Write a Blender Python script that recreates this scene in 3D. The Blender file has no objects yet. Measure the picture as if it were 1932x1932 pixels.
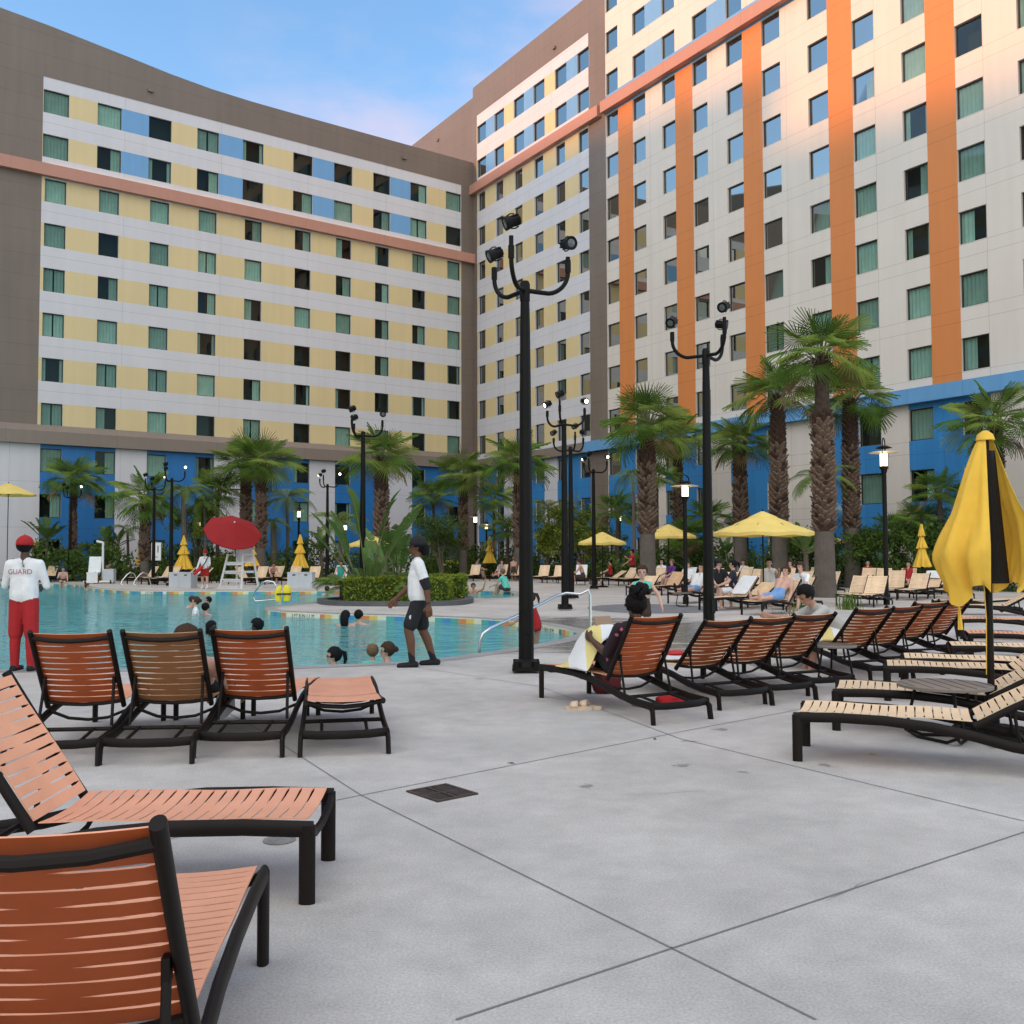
import bpy, bmesh, math, random
from mathutils import Vector, Matrix, Euler, noise as mnoise
PI=math.pi; R=math.radians; C=bpy.context.scene.collection
rnd=random.Random(7)
# ---------------------------------------------------------------- camera model (photo measured on a 1932 px wide picture)
F=1843.0; PITCH=math.atan((1046-966)/F); ROLL=R(-0.175); CAMH=1.5
CM=Matrix.Translation((0,0,CAMH)) @ Matrix.Rotation(PI/2+PITCH,4,'X') @ Matrix.Rotation(ROLL,4,'Z')
CM3=CM.to_3x3()
def ray(px,py): return CM3 @ Vector(((px-966)/F,-(py-966)/F,-1))
def G(px,py,z=0.0):
    d=ray(px,py); t=(z-CAMH)/d.z
    return Vector((d.x*t,d.y*t,z))
def AT(px,py,Y):
    d=ray(px,py); t=Y/d.y
    return Vector((d.x*t,Y,CAMH+d.z*t))
def GY(px,Y):                       # ground point in picture column px at distance Y
    d=ray(px,1046); return Vector((d.x/d.y*Y,Y,0))
# ---------------------------------------------------------------- mesh helper
class MB:
    def __init__(s): s.v=[]; s.f=[]; s.m=[]
    def add(s,vs,fs,m=0,M=None):
        o=len(s.v)
        s.v+= [tuple(M@Vector(v)) for v in vs] if M is not None else [tuple(v) for v in vs]
        for f in fs: s.f.append([o+i for i in f]); s.m.append(m)
        return s
    def quad(s,a,b,c,d,m=0): return s.add([a,b,c,d],[(0,1,2,3)],m)
    def box(s,c,d,m=0,rz=0,M=None,bev=0):
        x,y,z=d[0]/2,d[1]/2,d[2]/2
        vs=[(sx*x,sy*y,sz*z) for sz in(-1,1) for sy in(-1,1) for sx in(-1,1)]
        T=Matrix.Translation(c)@Matrix.Rotation(rz,4,'Z')
        if M is not None: T=M@T
        return s.add(vs,[(0,2,3,1),(4,5,7,6),(0,1,5,4),(2,6,7,3),(0,4,6,2),(1,3,7,5)],m,T)
    def tube(s,pts,r,n=8,m=0,cap=True,flat=1.0,M=None,up=None):
        """r: number or list; flat: ratio of the second cross axis"""
        pts=[Vector(p) for p in pts]; k=len(pts)
        rr=r if isinstance(r,(list,tuple)) else [r]*k
        vs=[]; prev=None
        for i,p in enumerate(pts):
            t=(pts[min(i+1,k-1)]-pts[max(i-1,0)])
            if t.length<1e-9: t=Vector((0,0,1))
            t.normalize()
            if prev is None:
                a=Vector(up) if up is not None else (Vector((0,0,1)) if abs(t.z)<.9 else Vector((1,0,0)))
            else: a=prev
            u=(a-t*a.dot(t))
            if u.length<1e-6: u=t.orthogonal()
            u.normalize(); w=t.cross(u); prev=u
            for j in range(n):
                th=2*PI*(j+.5)/n
                vs.append(p+u*(math.cos(th)*rr[i])+w*(math.sin(th)*rr[i]*flat))
        fs=[]
        for i in range(k-1):
            for j in range(n):
                a=i*n+j; b=i*n+(j+1)%n
                fs.append((a,b,b+n,a+n))
        if cap: fs.append(tuple(range(n-1,-1,-1))); fs.append(tuple(range((k-1)*n,k*n)))
        return s.add(vs,fs,m,M)
    def lathe(s,prof,n=16,m=0,M=None,cap=True):
        vs=[];fs=[];k=len(prof)
        for r,z in prof:
            for j in range(n):
                th=2*PI*j/n; vs.append((r*math.cos(th),r*math.sin(th),z))
        for i in range(k-1):
            for j in range(n):
                a=i*n+j;b=i*n+(j+1)%n; fs.append((a,b,b+n,a+n))
        if cap:
            fs.append(tuple(range(n-1,-1,-1))); fs.append(tuple(range((k-1)*n,k*n)))
        return s.add(vs,fs,m,M)
    def ball(s,c,r,m=0,nu=12,nv=8,M=None):
        r=r if isinstance(r,(list,tuple)) else (r,r,r)
        prof=[(math.sin(PI*i/nv),-math.cos(PI*i/nv)) for i in range(nv+1)]
        prof[0]=(1e-3,-1);prof[-1]=(1e-3,1)
        T=Matrix.Translation(c)@Matrix.Diagonal((r[0],r[1],r[2],1))
        if M is not None: T=M@T
        return s.lathe(prof,nu,m,T)
    def mesh(s,name,mats,smooth=False):
        me=bpy.data.meshes.new(name); me.from_pydata(s.v,[],s.f)
        for m in mats: me.materials.append(m)
        me.polygons.foreach_set('material_index',s.m)
        if smooth: me.polygons.foreach_set('use_smooth',[True]*len(s.f))
        me.validate(); me.update()
        if smooth and hasattr(me,'set_sharp_from_angle'): me.set_sharp_from_angle(angle=R(40 if smooth is True else smooth))
        return me
def link(name,me,parent=None,loc=None,rz=None):
    o=bpy.data.objects.new(name,me); C.objects.link(o)
    if parent is not None: o.parent=parent
    if loc is not None: o.location=loc
    if rz is not None: o.rotation_euler=(0,0,rz)
    return o
def part(name,mb,mats,parent=None,smooth=False,loc=None,rz=None):
    if not isinstance(mats,(list,tuple)): mats=[mats]
    return link(name,mb.mesh(name,mats,smooth),parent,loc,rz)
def tag(o,label=None,cat=None,group=None,kind=None):
    if label: o['label']=label
    if cat: o['category']=cat
    if group: o['group']=group
    if kind: o['kind']=kind
    return o
def thing(name,label,cat,loc=(0,0,0),rz=0,group=None):
    o=bpy.data.objects.new(name,None); C.objects.link(o); o.empty_display_size=.2
    o.location=loc; o.rotation_euler=(0,0,rz)
    return tag(o,label,cat,group)
def copy_tree(o,parent=None):
    c=o.copy(); C.objects.link(c)
    if parent is not None: c.parent=parent
    for ch in list(o.children): copy_tree(ch,c)
    return c
def place(proto,used,loc,rz,label,group=None,scale=None):
    """first call uses the prototype itself, later calls a copy"""
    o=proto if not used.get(proto.name) else copy_tree(proto)
    used[proto.name]=True
    o.location=loc; o.rotation_euler=(0,0,rz); o['label']=label
    if group: o['group']=group
    if scale: o.scale=(scale,)*3 if isinstance(scale,(int,float)) else scale
    return o
USED={}
def struct(o): o['kind']='structure'; return o
# ---------------------------------------------------------------- materials
def lin(c): return tuple(((x/255)/12.92 if x/255<=.04045 else ((x/255+.055)/1.055)**2.4) for x in c)
class NT:
    def __init__(s,m): s.t=m.node_tree; s.n=s.t.nodes; s.l=s.t.links
    def __call__(s,typ,**kw):
        n=s.n.new(typ)
        for k,v in kw.items():
            if k.startswith('i_'):
                key=k[2:]; key=int(key) if key.isdigit() else key
                n.inputs[key].default_value=v
            else: setattr(n,k,v)
        return n
    def link(s,a,b): s.l.new(a,b)
def new_mat(name):
    m=bpy.data.materials.new(name); m.use_nodes=True
    t=NT(m); b=t.n['Principled BSDF']; return m,t,b
def mat(name,col,rough=.6,var=0.0,scale=3.0,bump=0.0,bscale=40.0,spec=.5,metal=0.0,var2=None,trans=0,obj_rand=0.0):
    m,t,b=new_mat(name)
    b.inputs['Roughness'].default_value=rough; b.inputs['Metallic'].default_value=metal
    b.inputs['Specular IOR Level'].default_value=spec
    col=tuple(col[:3])
    b.inputs['Base Color'].default_value=(*col,1)
    m.diffuse_color=(*col,1)
    tc=t('ShaderNodeTexCoord')
    if var>0:
        nz=t('ShaderNodeTexNoise',i_Scale=scale,i_Detail=5.0,i_Roughness=.6); t.link(tc.outputs['Object'],nz.inputs['Vector'])
        rp=t('ShaderNodeMapRange'); rp.inputs[1].default_value=.3; rp.inputs[2].default_value=.7
        t.link(nz.outputs['Fac'],rp.inputs[0])
        mx=t('ShaderNodeMix',data_type='RGBA')
        lo=var2 if var2 else tuple(c*(1-var) for c in col); hi=tuple(min(1,c*(1+var)) for c in col)
        mx.inputs[6].default_value=(*lo,1); mx.inputs[7].default_value=(*hi,1)
        t.link(rp.outputs[0],mx.inputs[0]); src=mx.outputs[2]
        if obj_rand>0:
            oi=t('ShaderNodeObjectInfo'); hv=t('ShaderNodeHueSaturation')
            mr=t('ShaderNodeMapRange'); mr.inputs[3].default_value=1-obj_rand; mr.inputs[4].default_value=1+obj_rand
            t.link(oi.outputs['Random'],mr.inputs[0]); t.link(mr.outputs[0],hv.inputs['Value']); t.link(src,hv.inputs['Color']); src=hv.outputs[0]
        t.link(src,b.inputs['Base Color'])
    if bump>0:
        bn=t('ShaderNodeTexNoise',i_Scale=bscale,i_Detail=4.0); t.link(tc.outputs['Object'],bn.inputs['Vector'])
        bp=t('ShaderNodeBump',i_Strength=bump,i_Distance=.02); t.link(bn.outputs['Fac'],bp.inputs['Height']); t.link(bp.outputs[0],b.inputs['Normal'])
    if trans>0:
        tr=t('ShaderNodeBsdfTranslucent'); tr.inputs[0].default_value=(*col,1)
        ms=t('ShaderNodeMixShader',i_0=trans); out=t.n['Material Output']
        t.link(b.outputs[0],ms.inputs[1]); t.link(tr.outputs[0],ms.inputs[2]); t.link(ms.outputs[0],out.inputs[0])
    return m
def emis(name,col,st):
    m,t,b=new_mat(name); b.inputs['Base Color'].default_value=(*col,1)
    b.inputs['Emission Color'].default_value=(*col,1); b.inputs['Emission Strength'].default_value=st
    return m
def panel_mat(name,col,rough=.55,zoff=0.0,fl=3.0,seams=(),dirt=.06,vper=None):
    """painted facade panels: fine dark joints at given heights of each floor (object Z) and regular vertical joints"""
    m,t,b=new_mat(name); b.inputs['Roughness'].default_value=rough; m.diffuse_color=(*col,1)
    tc=t('ShaderNodeTexCoord'); sp=t('ShaderNodeSeparateXYZ'); t.link(tc.outputs['Object'],sp.inputs[0])
    nz=t('ShaderNodeTexNoise',i_Scale=.35,i_Detail=6.0); t.link(tc.outputs['Object'],nz.inputs['Vector'])
    # rain streaks: noise squeezed along Z
    mp=t('ShaderNodeMapping'); mp.inputs['Scale'].default_value=(2.2,2.2,.12); t.link(tc.outputs['Object'],mp.inputs[0])
    nz2=t('ShaderNodeTexNoise',i_Scale=1.0,i_Detail=3.0); t.link(mp.outputs[0],nz2.inputs['Vector'])
    ad=t('ShaderNodeMath',operation='ADD'); t.link(nz.outputs['Fac'],ad.inputs[0]); t.link(nz2.outputs['Fac'],ad.inputs[1])
    mr=t('ShaderNodeMapRange'); mr.inputs[1].default_value=.7; mr.inputs[2].default_value=1.3; mr.inputs[3].default_value=1-dirt; mr.inputs[4].default_value=1+dirt*.6
    t.link(ad.outputs[0],mr.inputs[0]); fac=mr.outputs[0]
    def seam(sock,off,per,w,fac):
        a=t('ShaderNodeMath',operation='SUBTRACT',i_1=off-500*per); t.link(sock,a.inputs[0])
        k=t('ShaderNodeMath',operation='MODULO',i_1=per); t.link(a.outputs[0],k.inputs[0])
        g=t('ShaderNodeMath',operation='GREATER_THAN',i_1=w); t.link(k.outputs[0],g.inputs[0])
        r=t('ShaderNodeMapRange'); r.inputs[3].default_value=.72; t.link(g.outputs[0],r.inputs[0])
        q=t('ShaderNodeMath',operation='MULTIPLY'); t.link(r.outputs[0],q.inputs[0]); t.link(fac,q.inputs[1]); return q.outputs[0]
    for z in seams: fac=seam(sp.outputs[2],z,fl,.028,fac)
    if vper: fac=seam(sp.outputs[0],vper[0],vper[1],.025,fac)
    mx=t('ShaderNodeMix',data_type='RGBA',blend_type='MULTIPLY'); mx.inputs[0].default_value=1; mx.inputs[6].default_value=(*col,1)
    t.link(fac,mx.inputs[7]); t.link(mx.outputs[2],b.inputs['Base Color'])
    bn=t('ShaderNodeTexNoise',i_Scale=60.0); t.link(tc.outputs['Object'],bn.inputs['Vector'])
    bp=t('ShaderNodeBump',i_Strength=.08,i_Distance=.01); t.link(bn.outputs['Fac'],bp.inputs['Height']); t.link(bp.outputs[0],b.inputs['Normal'])
    return m
# ---------------------------------------------------------------- scene, camera, light
sc=bpy.context.scene
cam=bpy.data.cameras.new('camera'); camo=bpy.data.objects.new('camera',cam); C.objects.link(camo)
camo.matrix_world=CM; cam.sensor_width=36; cam.lens=36*F/1932; cam.clip_end=3000; cam.clip_start=.05
sc.camera=camo
SUN_EL=R(14.0); SUN_DIR=Vector((-.90,-.435,0)).normalized()
sv=Vector((SUN_DIR.x*math.cos(SUN_EL),SUN_DIR.y*math.cos(SUN_EL),math.sin(SUN_EL)))
sun=bpy.data.lights.new('sun','SUN'); suno=bpy.data.objects.new('sun',sun); C.objects.link(suno)
sun.energy=.85; sun.angle=R(2.2); sun.color=(1,.40,.10)
suno.rotation_euler=(-sv).to_track_quat('-Z','Y').to_euler()
w=bpy.data.worlds.new('World'); sc.world=w; w.use_nodes=True
wt=NT(w); bg=wt.n['Background']
sky=wt('ShaderNodeTexSky',sky_type='NISHITA',sun_disc=False,sun_elevation=SUN_EL,sun_rotation=math.atan2(sv.x,sv.y),air_density=1.0,dust_density=.3,ozone_density=2.2)
SKY_ST=.115
tcw=wt('ShaderNodeTexCoord')
mpw=wt('ShaderNodeMapping'); mpw.inputs['Scale'].default_value=(2.2,2.2,5.0); wt.link(tcw.outputs['Generated'],mpw.inputs[0])
nzw=wt('ShaderNodeTexNoise',i_Scale=1.6,i_Detail=7.0,i_Roughness=.55); wt.link(mpw.outputs[0],nzw.inputs['Vector'])
# thin pink evening cloud low over the far roofs: one soft bank, broken up by the noise
nrm=wt('ShaderNodeVectorMath',operation='DOT_PRODUCT'); nrm.inputs[1].default_value=tuple(ray(860,190).normalized()); wt.link(tcw.outputs['Generated'],nrm.inputs[0])
bank=wt('ShaderNodeMapRange',interpolation_type='SMOOTHSTEP'); bank.inputs[1].default_value=.965; bank.inputs[2].default_value=1.0; wt.link(nrm.outputs['Value'],bank.inputs[0])
cl=wt('ShaderNodeMapRange',interpolation_type='SMOOTHSTEP'); cl.inputs[1].default_value=.40; cl.inputs[2].default_value=.72; wt.link(nzw.outputs['Fac'],cl.inputs[0])
cm=wt('ShaderNodeMath',operation='MULTIPLY'); wt.link(bank.outputs[0],cm.inputs[0]); wt.link(cl.outputs[0],cm.inputs[1])
cm2=wt('ShaderNodeMath',operation='MULTIPLY',i_1=.62); wt.link(cm.outputs[0],cm2.inputs[0])
mxw=wt('ShaderNodeMix',data_type='RGBA'); mxw.inputs[7].default_value=(2.2,1.8,2.05,1)
hs=wt('ShaderNodeHueSaturation'); hs.inputs['Saturation'].default_value=1.10; hs.inputs['Value'].default_value=.93; wt.link(sky.outputs[0],hs.inputs['Color'])
wt.link(cm2.outputs[0],mxw.inputs[0]); wt.link(hs.outputs[0],mxw.inputs[6]); # broad unseen cloud added overhead and behind the camera to brighten the deck
d2=wt('ShaderNodeVectorMath',operation='DOT_PRODUCT'); d2.inputs[1].default_value=tuple(Vector((-.15,-.55,.82)).normalized()); wt.link(tcw.outputs['Generated'],d2.inputs[0])
b2=wt('ShaderNodeMapRange',interpolation_type='SMOOTHSTEP'); b2.inputs[1].default_value=.45; b2.inputs[2].default_value=.80; wt.link(d2.outputs['Value'],b2.inputs[0])
c2=wt('ShaderNodeMapRange',interpolation_type='SMOOTHSTEP'); c2.inputs[1].default_value=.30; c2.inputs[2].default_value=.60; wt.link(nzw.outputs['Fac'],c2.inputs[0])
q2=wt('ShaderNodeMath',operation='MULTIPLY'); wt.link(b2.outputs[0],q2.inputs[0]); wt.link(c2.outputs[0],q2.inputs[1])
mx2=wt('ShaderNodeMix',data_type='RGBA'); mx2.inputs[7].default_value=(5.3,5.35,5.3,1); wt.link(q2.outputs[0],mx2.inputs[0]); wt.link(mxw.outputs[2],mx2.inputs[6]); mxw=mx2
tn=wt('ShaderNodeMix',data_type='RGBA',blend_type='MULTIPLY'); tn.inputs[0].default_value=1; tn.inputs[7].default_value=(1.04,1.0,.97,1)
wt.link(mxw.outputs[2],tn.inputs[6]); wt.link(tn.outputs[2],bg.inputs[0]); bg.inputs[1].default_value=SKY_ST
sc.view_settings.view_transform='Standard'; sc.view_settings.look='None'; sc.view_settings.gamma=1; sc.view_settings.exposure=1.88
sc.render.engine='CYCLES'; sc.cycles.max_bounces=6; sc.cycles.transparent_max_bounces=16; sc.cycles.glossy_bounces=3; sc.cycles.diffuse_bounces=3
sc.cycles.caustics_reflective=False
sc.render.resolution_x=1024; sc.render.resolution_y=1024
# ================================================================ materials used by the setting
WHITE=lin((226,222,222)); 
m_white=panel_mat('white_panel',(.64,.62,.64),seams=(.35,),vper=(1.7,6.84),dirt=.05)
m_white2=panel_mat('cream_panel',(.70,.62,.54),seams=(.35,.95),vper=(0,2.93),dirt=.05)
m_yellow=panel_mat('yellow_panel',(.70,.55,.29),dirt=.05)
m_lblue=panel_mat('pale_blue_panel',(.16,.36,.62),dirt=.07)
m_brown=panel_mat('brown_stucco',(.19,.145,.115),seams=(.3,1.9),dirt=.10)
m_salmon=panel_mat('salmon_ledge',(.50,.24,.17),vper=(2.,6.84),dirt=.05)
m_belt=panel_mat('taupe_ledge',(.235,.185,.15),vper=(2.,6.84),dirt=.06)
m_blue=panel_mat('deep_blue_panel',(.013,.16,.43),rough=.5,seams=(.30,),vper=(1.2,3.42),dirt=.14)
m_blue2=panel_mat('bright_blue_panel',(.03,.215,.50),rough=.5,seams=(.30,),vper=(1.1,1.47),dirt=.14)
m_beltblue=panel_mat('light_blue_ledge',(.13,.33,.58),vper=(1.1,2.93),dirt=.08)
m_orange=panel_mat('orange_panel',(.66,.22,.055),seams=(.35,.95),dirt=.05)
m_dark=mat('dark_interior',(.05,.05,.05),.9)
m_roof=mat('roof_membrane',(.35,.34,.33),.9)
m_frame=mat('bronze_window_frame',(.03,.028,.026),.45)
m_curt=mat('sheer_curtain',(.74,.77,.70),.9,var=.12,scale=1.5,obj_rand=.28)
m_strip=emis('warm_ledge_lamp',(1,.74,.5),1.1)
def glass_mat():
    m,t,b=new_mat('tinted_window_glass'); t.n.remove(b); out=t.n['Material Output']
    tr=t('ShaderNodeBsdfTransparent'); tr.inputs[0].default_value=(.50,.65,.605,1)
    gl=t('ShaderNodeBsdfGlossy'); gl.inputs['Roughness'].default_value=.015; gl.inputs[0].default_value=(.34,.35,.33,1)
    fr=t('ShaderNodeFresnel',i_IOR=1.45); ad=t('ShaderNodeMath',operation='ADD',i_1=.02,use_clamp=True); t.link(fr.outputs[0],ad.inputs[0])
    ms=t('ShaderNodeMixShader'); t.link(ad.outputs[0],ms.inputs[0]); t.link(tr.outputs[0],ms.inputs[1]); t.link(gl.outputs[0],ms.inputs[2]); t.link(ms.outputs[0],out.inputs[0])
    return m
m_glass=glass_mat()
# ================================================================ deck, pool
def px_poly(pts,z=0): return [G(x,y,z) for x,y in pts]
def smooth_loop(pts,n=6):
    """Catmull-Rom through the points (open)"""
    out=[]
    for i in range(len(pts)-1):
        p0=pts[max(i-1,0)];p1=pts[i];p2=pts[i+1];p3=pts[min(i+2,len(pts)-1)]
        for k in range(n):
            t=k/n; out.append(.5*((2*p1)+(p2-p0)*t+(2*p0-5*p1+4*p2-p3)*t*t+(3*p1-p0-3*p2+p3)*t*t*t))
    out.append(pts[-1]); return out
near_px=[(-330,1268),(-60,1264),(200,1262),(420,1260),(550,1257),(750,1249),(830,1242),(905,1232),(980,1221),(1040,1210),(1075,1201),(1094,1194.5)]
pen_px=[(1085,1190.5),(1060,1185),(1013,1176.5),(966,1171),(888,1166),(772,1161.5),(694,1159.8),(608,1157),(545,1154.5),(508,1151),(500,1147.5),(512,1144.5),(545,1141),(600,1135.5),(665,1131),(760,1129),(880,1128.5),(950,1127.5),(978,1122)]
far_px=[(960,1115.5),(890,1113.2),(780,1113),(640,1114),(540,1115),(400,1115.3),(264,1114.5),(210,1112),(172,1109),(158,1106),(148,1103.2),(120,1101.3),(60,1100),(-60,1099)]
loop=smooth_loop(px_poly(near_px))+smooth_loop(px_poly(pen_px))+smooth_loop(px_poly(far_px))
loop.append(Vector((-48,40,0))); loop.append(Vector((-40,12,0)))
ZW=-.13
def sheet_with_hole(name,half,hole,m):
    bm=bmesh.new()
    o=[bm.verts.new((x,y,0)) for x,y in((-half,-half),(half,-half),(half,half),(-half,half))]
    h=[bm.verts.new(p) for p in hole]
    es=[bm.edges.new((o[i],o[(i+1)%4])) for i in range(4)]+[bm.edges.new((h[i],h[(i+1)%len(h)])) for i in range(len(h))]
    bmesh.ops.triangle_fill(bm,use_beauty=True,use_dissolve=False,edges=es)
    for f in bm.faces:
        if f.normal.z<0: f.normal_flip()
    me=bpy.data.meshes.new(name); bm.to_mesh(me); bm.free(); me.materials.append(m); return link(name,me)
def concrete():
    m,t,b=new_mat('broom_finished_concrete'); b.inputs['Specular IOR Level'].default_value=.35
    tc=t('ShaderNodeTexCoord')
    n1=t('ShaderNodeTexNoise',i_Scale=.55,i_Detail=6.0,i_Roughness=.62); n2=t('ShaderNodeTexNoise',i_Scale=3.5,i_Detail=8.0,i_Roughness=.7); n3=t('ShaderNodeTexNoise',i_Scale=90.0,i_Detail=3.0)
    for n in(n1,n2,n3): t.link(tc.outputs['Object'],n.inputs['Vector'])
    a=t('ShaderNodeMapRange',interpolation_type='LINEAR'); a.inputs[1].default_value=.3;a.inputs[2].default_value=.7;a.inputs[3].default_value=.80;a.inputs[4].default_value=1.12; t.link(n1.outputs['Fac'],a.inputs[0])
    c=t('ShaderNodeMapRange'); c.inputs[1].default_value=.3;c.inputs[2].default_value=.7;c.inputs[3].default_value=.86;c.inputs[4].default_value=1.10; t.link(n2.outputs['Fac'],c.inputs[0])
    d=t('ShaderNodeMapRange'); d.inputs[1].default_value=.35;d.inputs[2].default_value=.65;d.inputs[3].default_value=.86;d.inputs[4].default_value=1.12; t.link(n3.outputs['Fac'],d.inputs[0])
    p=t('ShaderNodeMath',operation='MULTIPLY'); t.link(a.outputs[0],p.inputs[0]); t.link(c.outputs[0],p.inputs[1])
    p2=t('ShaderNodeMath',operation='MULTIPLY'); t.link(p.outputs[0],p2.inputs[0]); t.link(d.outputs[0],p2.inputs[1])
    # small dark drips and scuffs
    v=t('ShaderNodeTexVoronoi',i_Scale=1.15); v.inputs['Randomness'].default_value=1; 
    wn=t('ShaderNodeTexNoise',i_Scale=6.0,i_Detail=4.0); t.link(tc.outputs['Object'],wn.inputs['Vector'])
    wm=t('ShaderNodeMix',data_type='RGBA',blend_type='ADD'); wm.inputs[0].default_value=.28; t.link(tc.outputs['Object'],wm.inputs[6]); t.link(wn.outputs['Color'],wm.inputs[7]); t.link(wm.outputs[2],v.inputs['Vector'])
    sz=t('ShaderNodeMapRange',interpolation_type='SMOOTHSTEP'); sz.inputs[1].default_value=.035; sz.inputs[2].default_value=.075; sz.inputs[3].default_value=.55; sz.inputs[4].default_value=1; t.link(v.outputs['Distance'],sz.inputs[0])
    p3=t('ShaderNodeMath',operation='MULTIPLY'); t.link(p2.outputs[0],p3.inputs[0]); t.link(sz.outputs[0],p3.inputs[1])
    # splashed water darkens the concrete beside the pool (patchy)
    sp=t('ShaderNodeSeparateXYZ'); t.link(tc.outputs['Object'],sp.inputs[0])
    wx=t('ShaderNodeVectorMath',operation='DISTANCE'); wx.inputs[1].default_value=tuple(G(1090,1192)); t.link(tc.outputs['Object'],wx.inputs[0])
    wr=t('ShaderNodeMapRange',interpolation_type='SMOOTHSTEP'); wr.inputs[1].default_value=2.2; wr.inputs[2].default_value=8.5; wr.inputs[3].default_value=.34; wr.inputs[4].default_value=-.25; t.link(wx.outputs['Value'],wr.inputs[0])
    ms=t('ShaderNodeMapping'); ms.inputs['Scale'].default_value=(.5,1.6,1); t.link(tc.outputs['Object'],ms.inputs[0])
    n4=t('ShaderNodeTexNoise',i_Scale=1.3,i_Detail=6.0,i_Roughness=.65); t.link(ms.outputs[0],n4.inputs['Vector'])
    wa=t('ShaderNodeMath',operation='ADD'); t.link(n4.outputs['Fac'],wa.inputs[0]); t.link(wr.outputs[0],wa.inputs[1])
    wet=t('ShaderNodeMapRange',interpolation_type='SMOOTHSTEP'); wet.inputs[1].default_value=.60; wet.inputs[2].default_value=.78; t.link(wa.outputs[0],wet.inputs[0])
    wk=t('ShaderNodeMapRange'); wk.inputs[3].default_value=1; wk.inputs[4].default_value=.52; t.link(wet.outputs[0],wk.inputs[0])
    p4=t('ShaderNodeMath',operation='MULTIPLY'); t.link(p3.outputs[0],p4.inputs[0]); t.link(wk.outputs[0],p4.inputs[1])
    mx=t('ShaderNodeMix',data_type='RGBA',blend_type='MULTIPLY'); mx.inputs[0].default_value=1; mx.inputs[6].default_value=(.495,.458,.420,1)
    t.link(p4.outputs[0],mx.inputs[7]); t.link(mx.outputs[2],b.inputs['Base Color'])
    rr=t('ShaderNodeMapRange'); rr.inputs[3].default_value=.72; rr.inputs[4].default_value=.22; t.link(wet.outputs[0],rr.inputs[0]); t.link(rr.outputs[0],b.inputs['Roughness'])
    bp=t('ShaderNodeBump',i_Strength=.22,i_Distance=.004); t.link(n3.outputs['Fac'],bp.inputs['Height']); t.link(bp.outputs[0],b.inputs['Normal'])
    return m
m_deck=concrete()
deck=struct(sheet_with_hole('pool_deck',700,loop,m_deck))
m_coping=mat('grey_coping',(.30,.29,.275),.55,var=.2,scale=2,bump=.1)
# coping band: 0.30 m strip just above the deck, following the pool edge
def offset_loop(lp,d):
    n=len(lp); out=[]
    for i in range(n):
        t=(lp[(i+1)%n]-lp[i-1]); t.z=0
        if t.length<1e-6: t=Vector((1,0,0))
        t.normalize(); out.append(lp[i]+Vector((t.y,-t.x,0))*d)
    return out
area=sum(loop[i].x*loop[(i+1)%len(loop)].y-loop[(i+1)%len(loop)].x*loop[i].y for i in range(len(loop)))/2
sgn=1 if area>0 else -1
mb=MB(); L2=offset_loop(loop,.33*sgn); N=len(loop)
for i in range(N):
    j=(i+1)%N; u=Vector((0,0,.004))
    mb.quad(loop[i]+u,loop[j]+u,L2[j]+u,L2[i]+u)
struct(part('pool_coping',mb,m_coping))
# tile band + basin
TC=[('cream',(.74,.66,.50)),('teal',(.10,.36,.33)),('blue',(.07,.25,.52)),('yellow',(.78,.48,.12)),('orange',(.70,.23,.08)),('pale',(.55,.62,.58))]
tm=[mat('glazed_tile_'+n,c,.12,var=.08,scale=9) for n,c in TC]
mb=MB(); seq=[3,4,1,2,1,0]; acc=0.0; k=0; TW=.235
for i in range(N):
    a=loop[i]; b=loop[(i+1)%N]; d=(b-a).length; pos=0
    if d<1e-6: continue
    while pos<d-1e-6:
        step=min(TW-acc,d-pos); p=a.lerp(b,pos/d); q=a.lerp(b,(pos+step)/d)
        for z0,z1,mi in((-.002,-.03,0),(-.03,-.22,seq[k%6])): mb.quad(p+Vector((0,0,z0)),q+Vector((0,0,z0)),q+Vector((0,0,z1)),p+Vector((0,0,z1)),mi)
        acc+=step; pos+=step
        if acc>=TW-1e-6: acc=0; k+=1
struct(part('pool_tile_band',mb,tm))
m_basin=mat('pool_plaster',(.42,.80,.84),.6,var=.06,scale=.4)
bm=bmesh.new(); vs=[bm.verts.new(p+Vector((0,0,-1.25))) for p in loop]; es=[bm.edges.new((vs[i],vs[(i+1)%N])) for i in range(N)]
bmesh.ops.triangle_fill(bm,use_beauty=True,edges=es)
top=[bm.verts.new(p+Vector((0,0,-.22))) for p in loop]
for i in range(N): bm.faces.new((vs[i],vs[(i+1)%N],top[(i+1)%N],top[i]))
me=bpy.data.meshes.new('pool_basin'); bm.to_mesh(me); bm.free(); me.materials.append(m_basin); struct(link('pool_basin',me))
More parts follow.
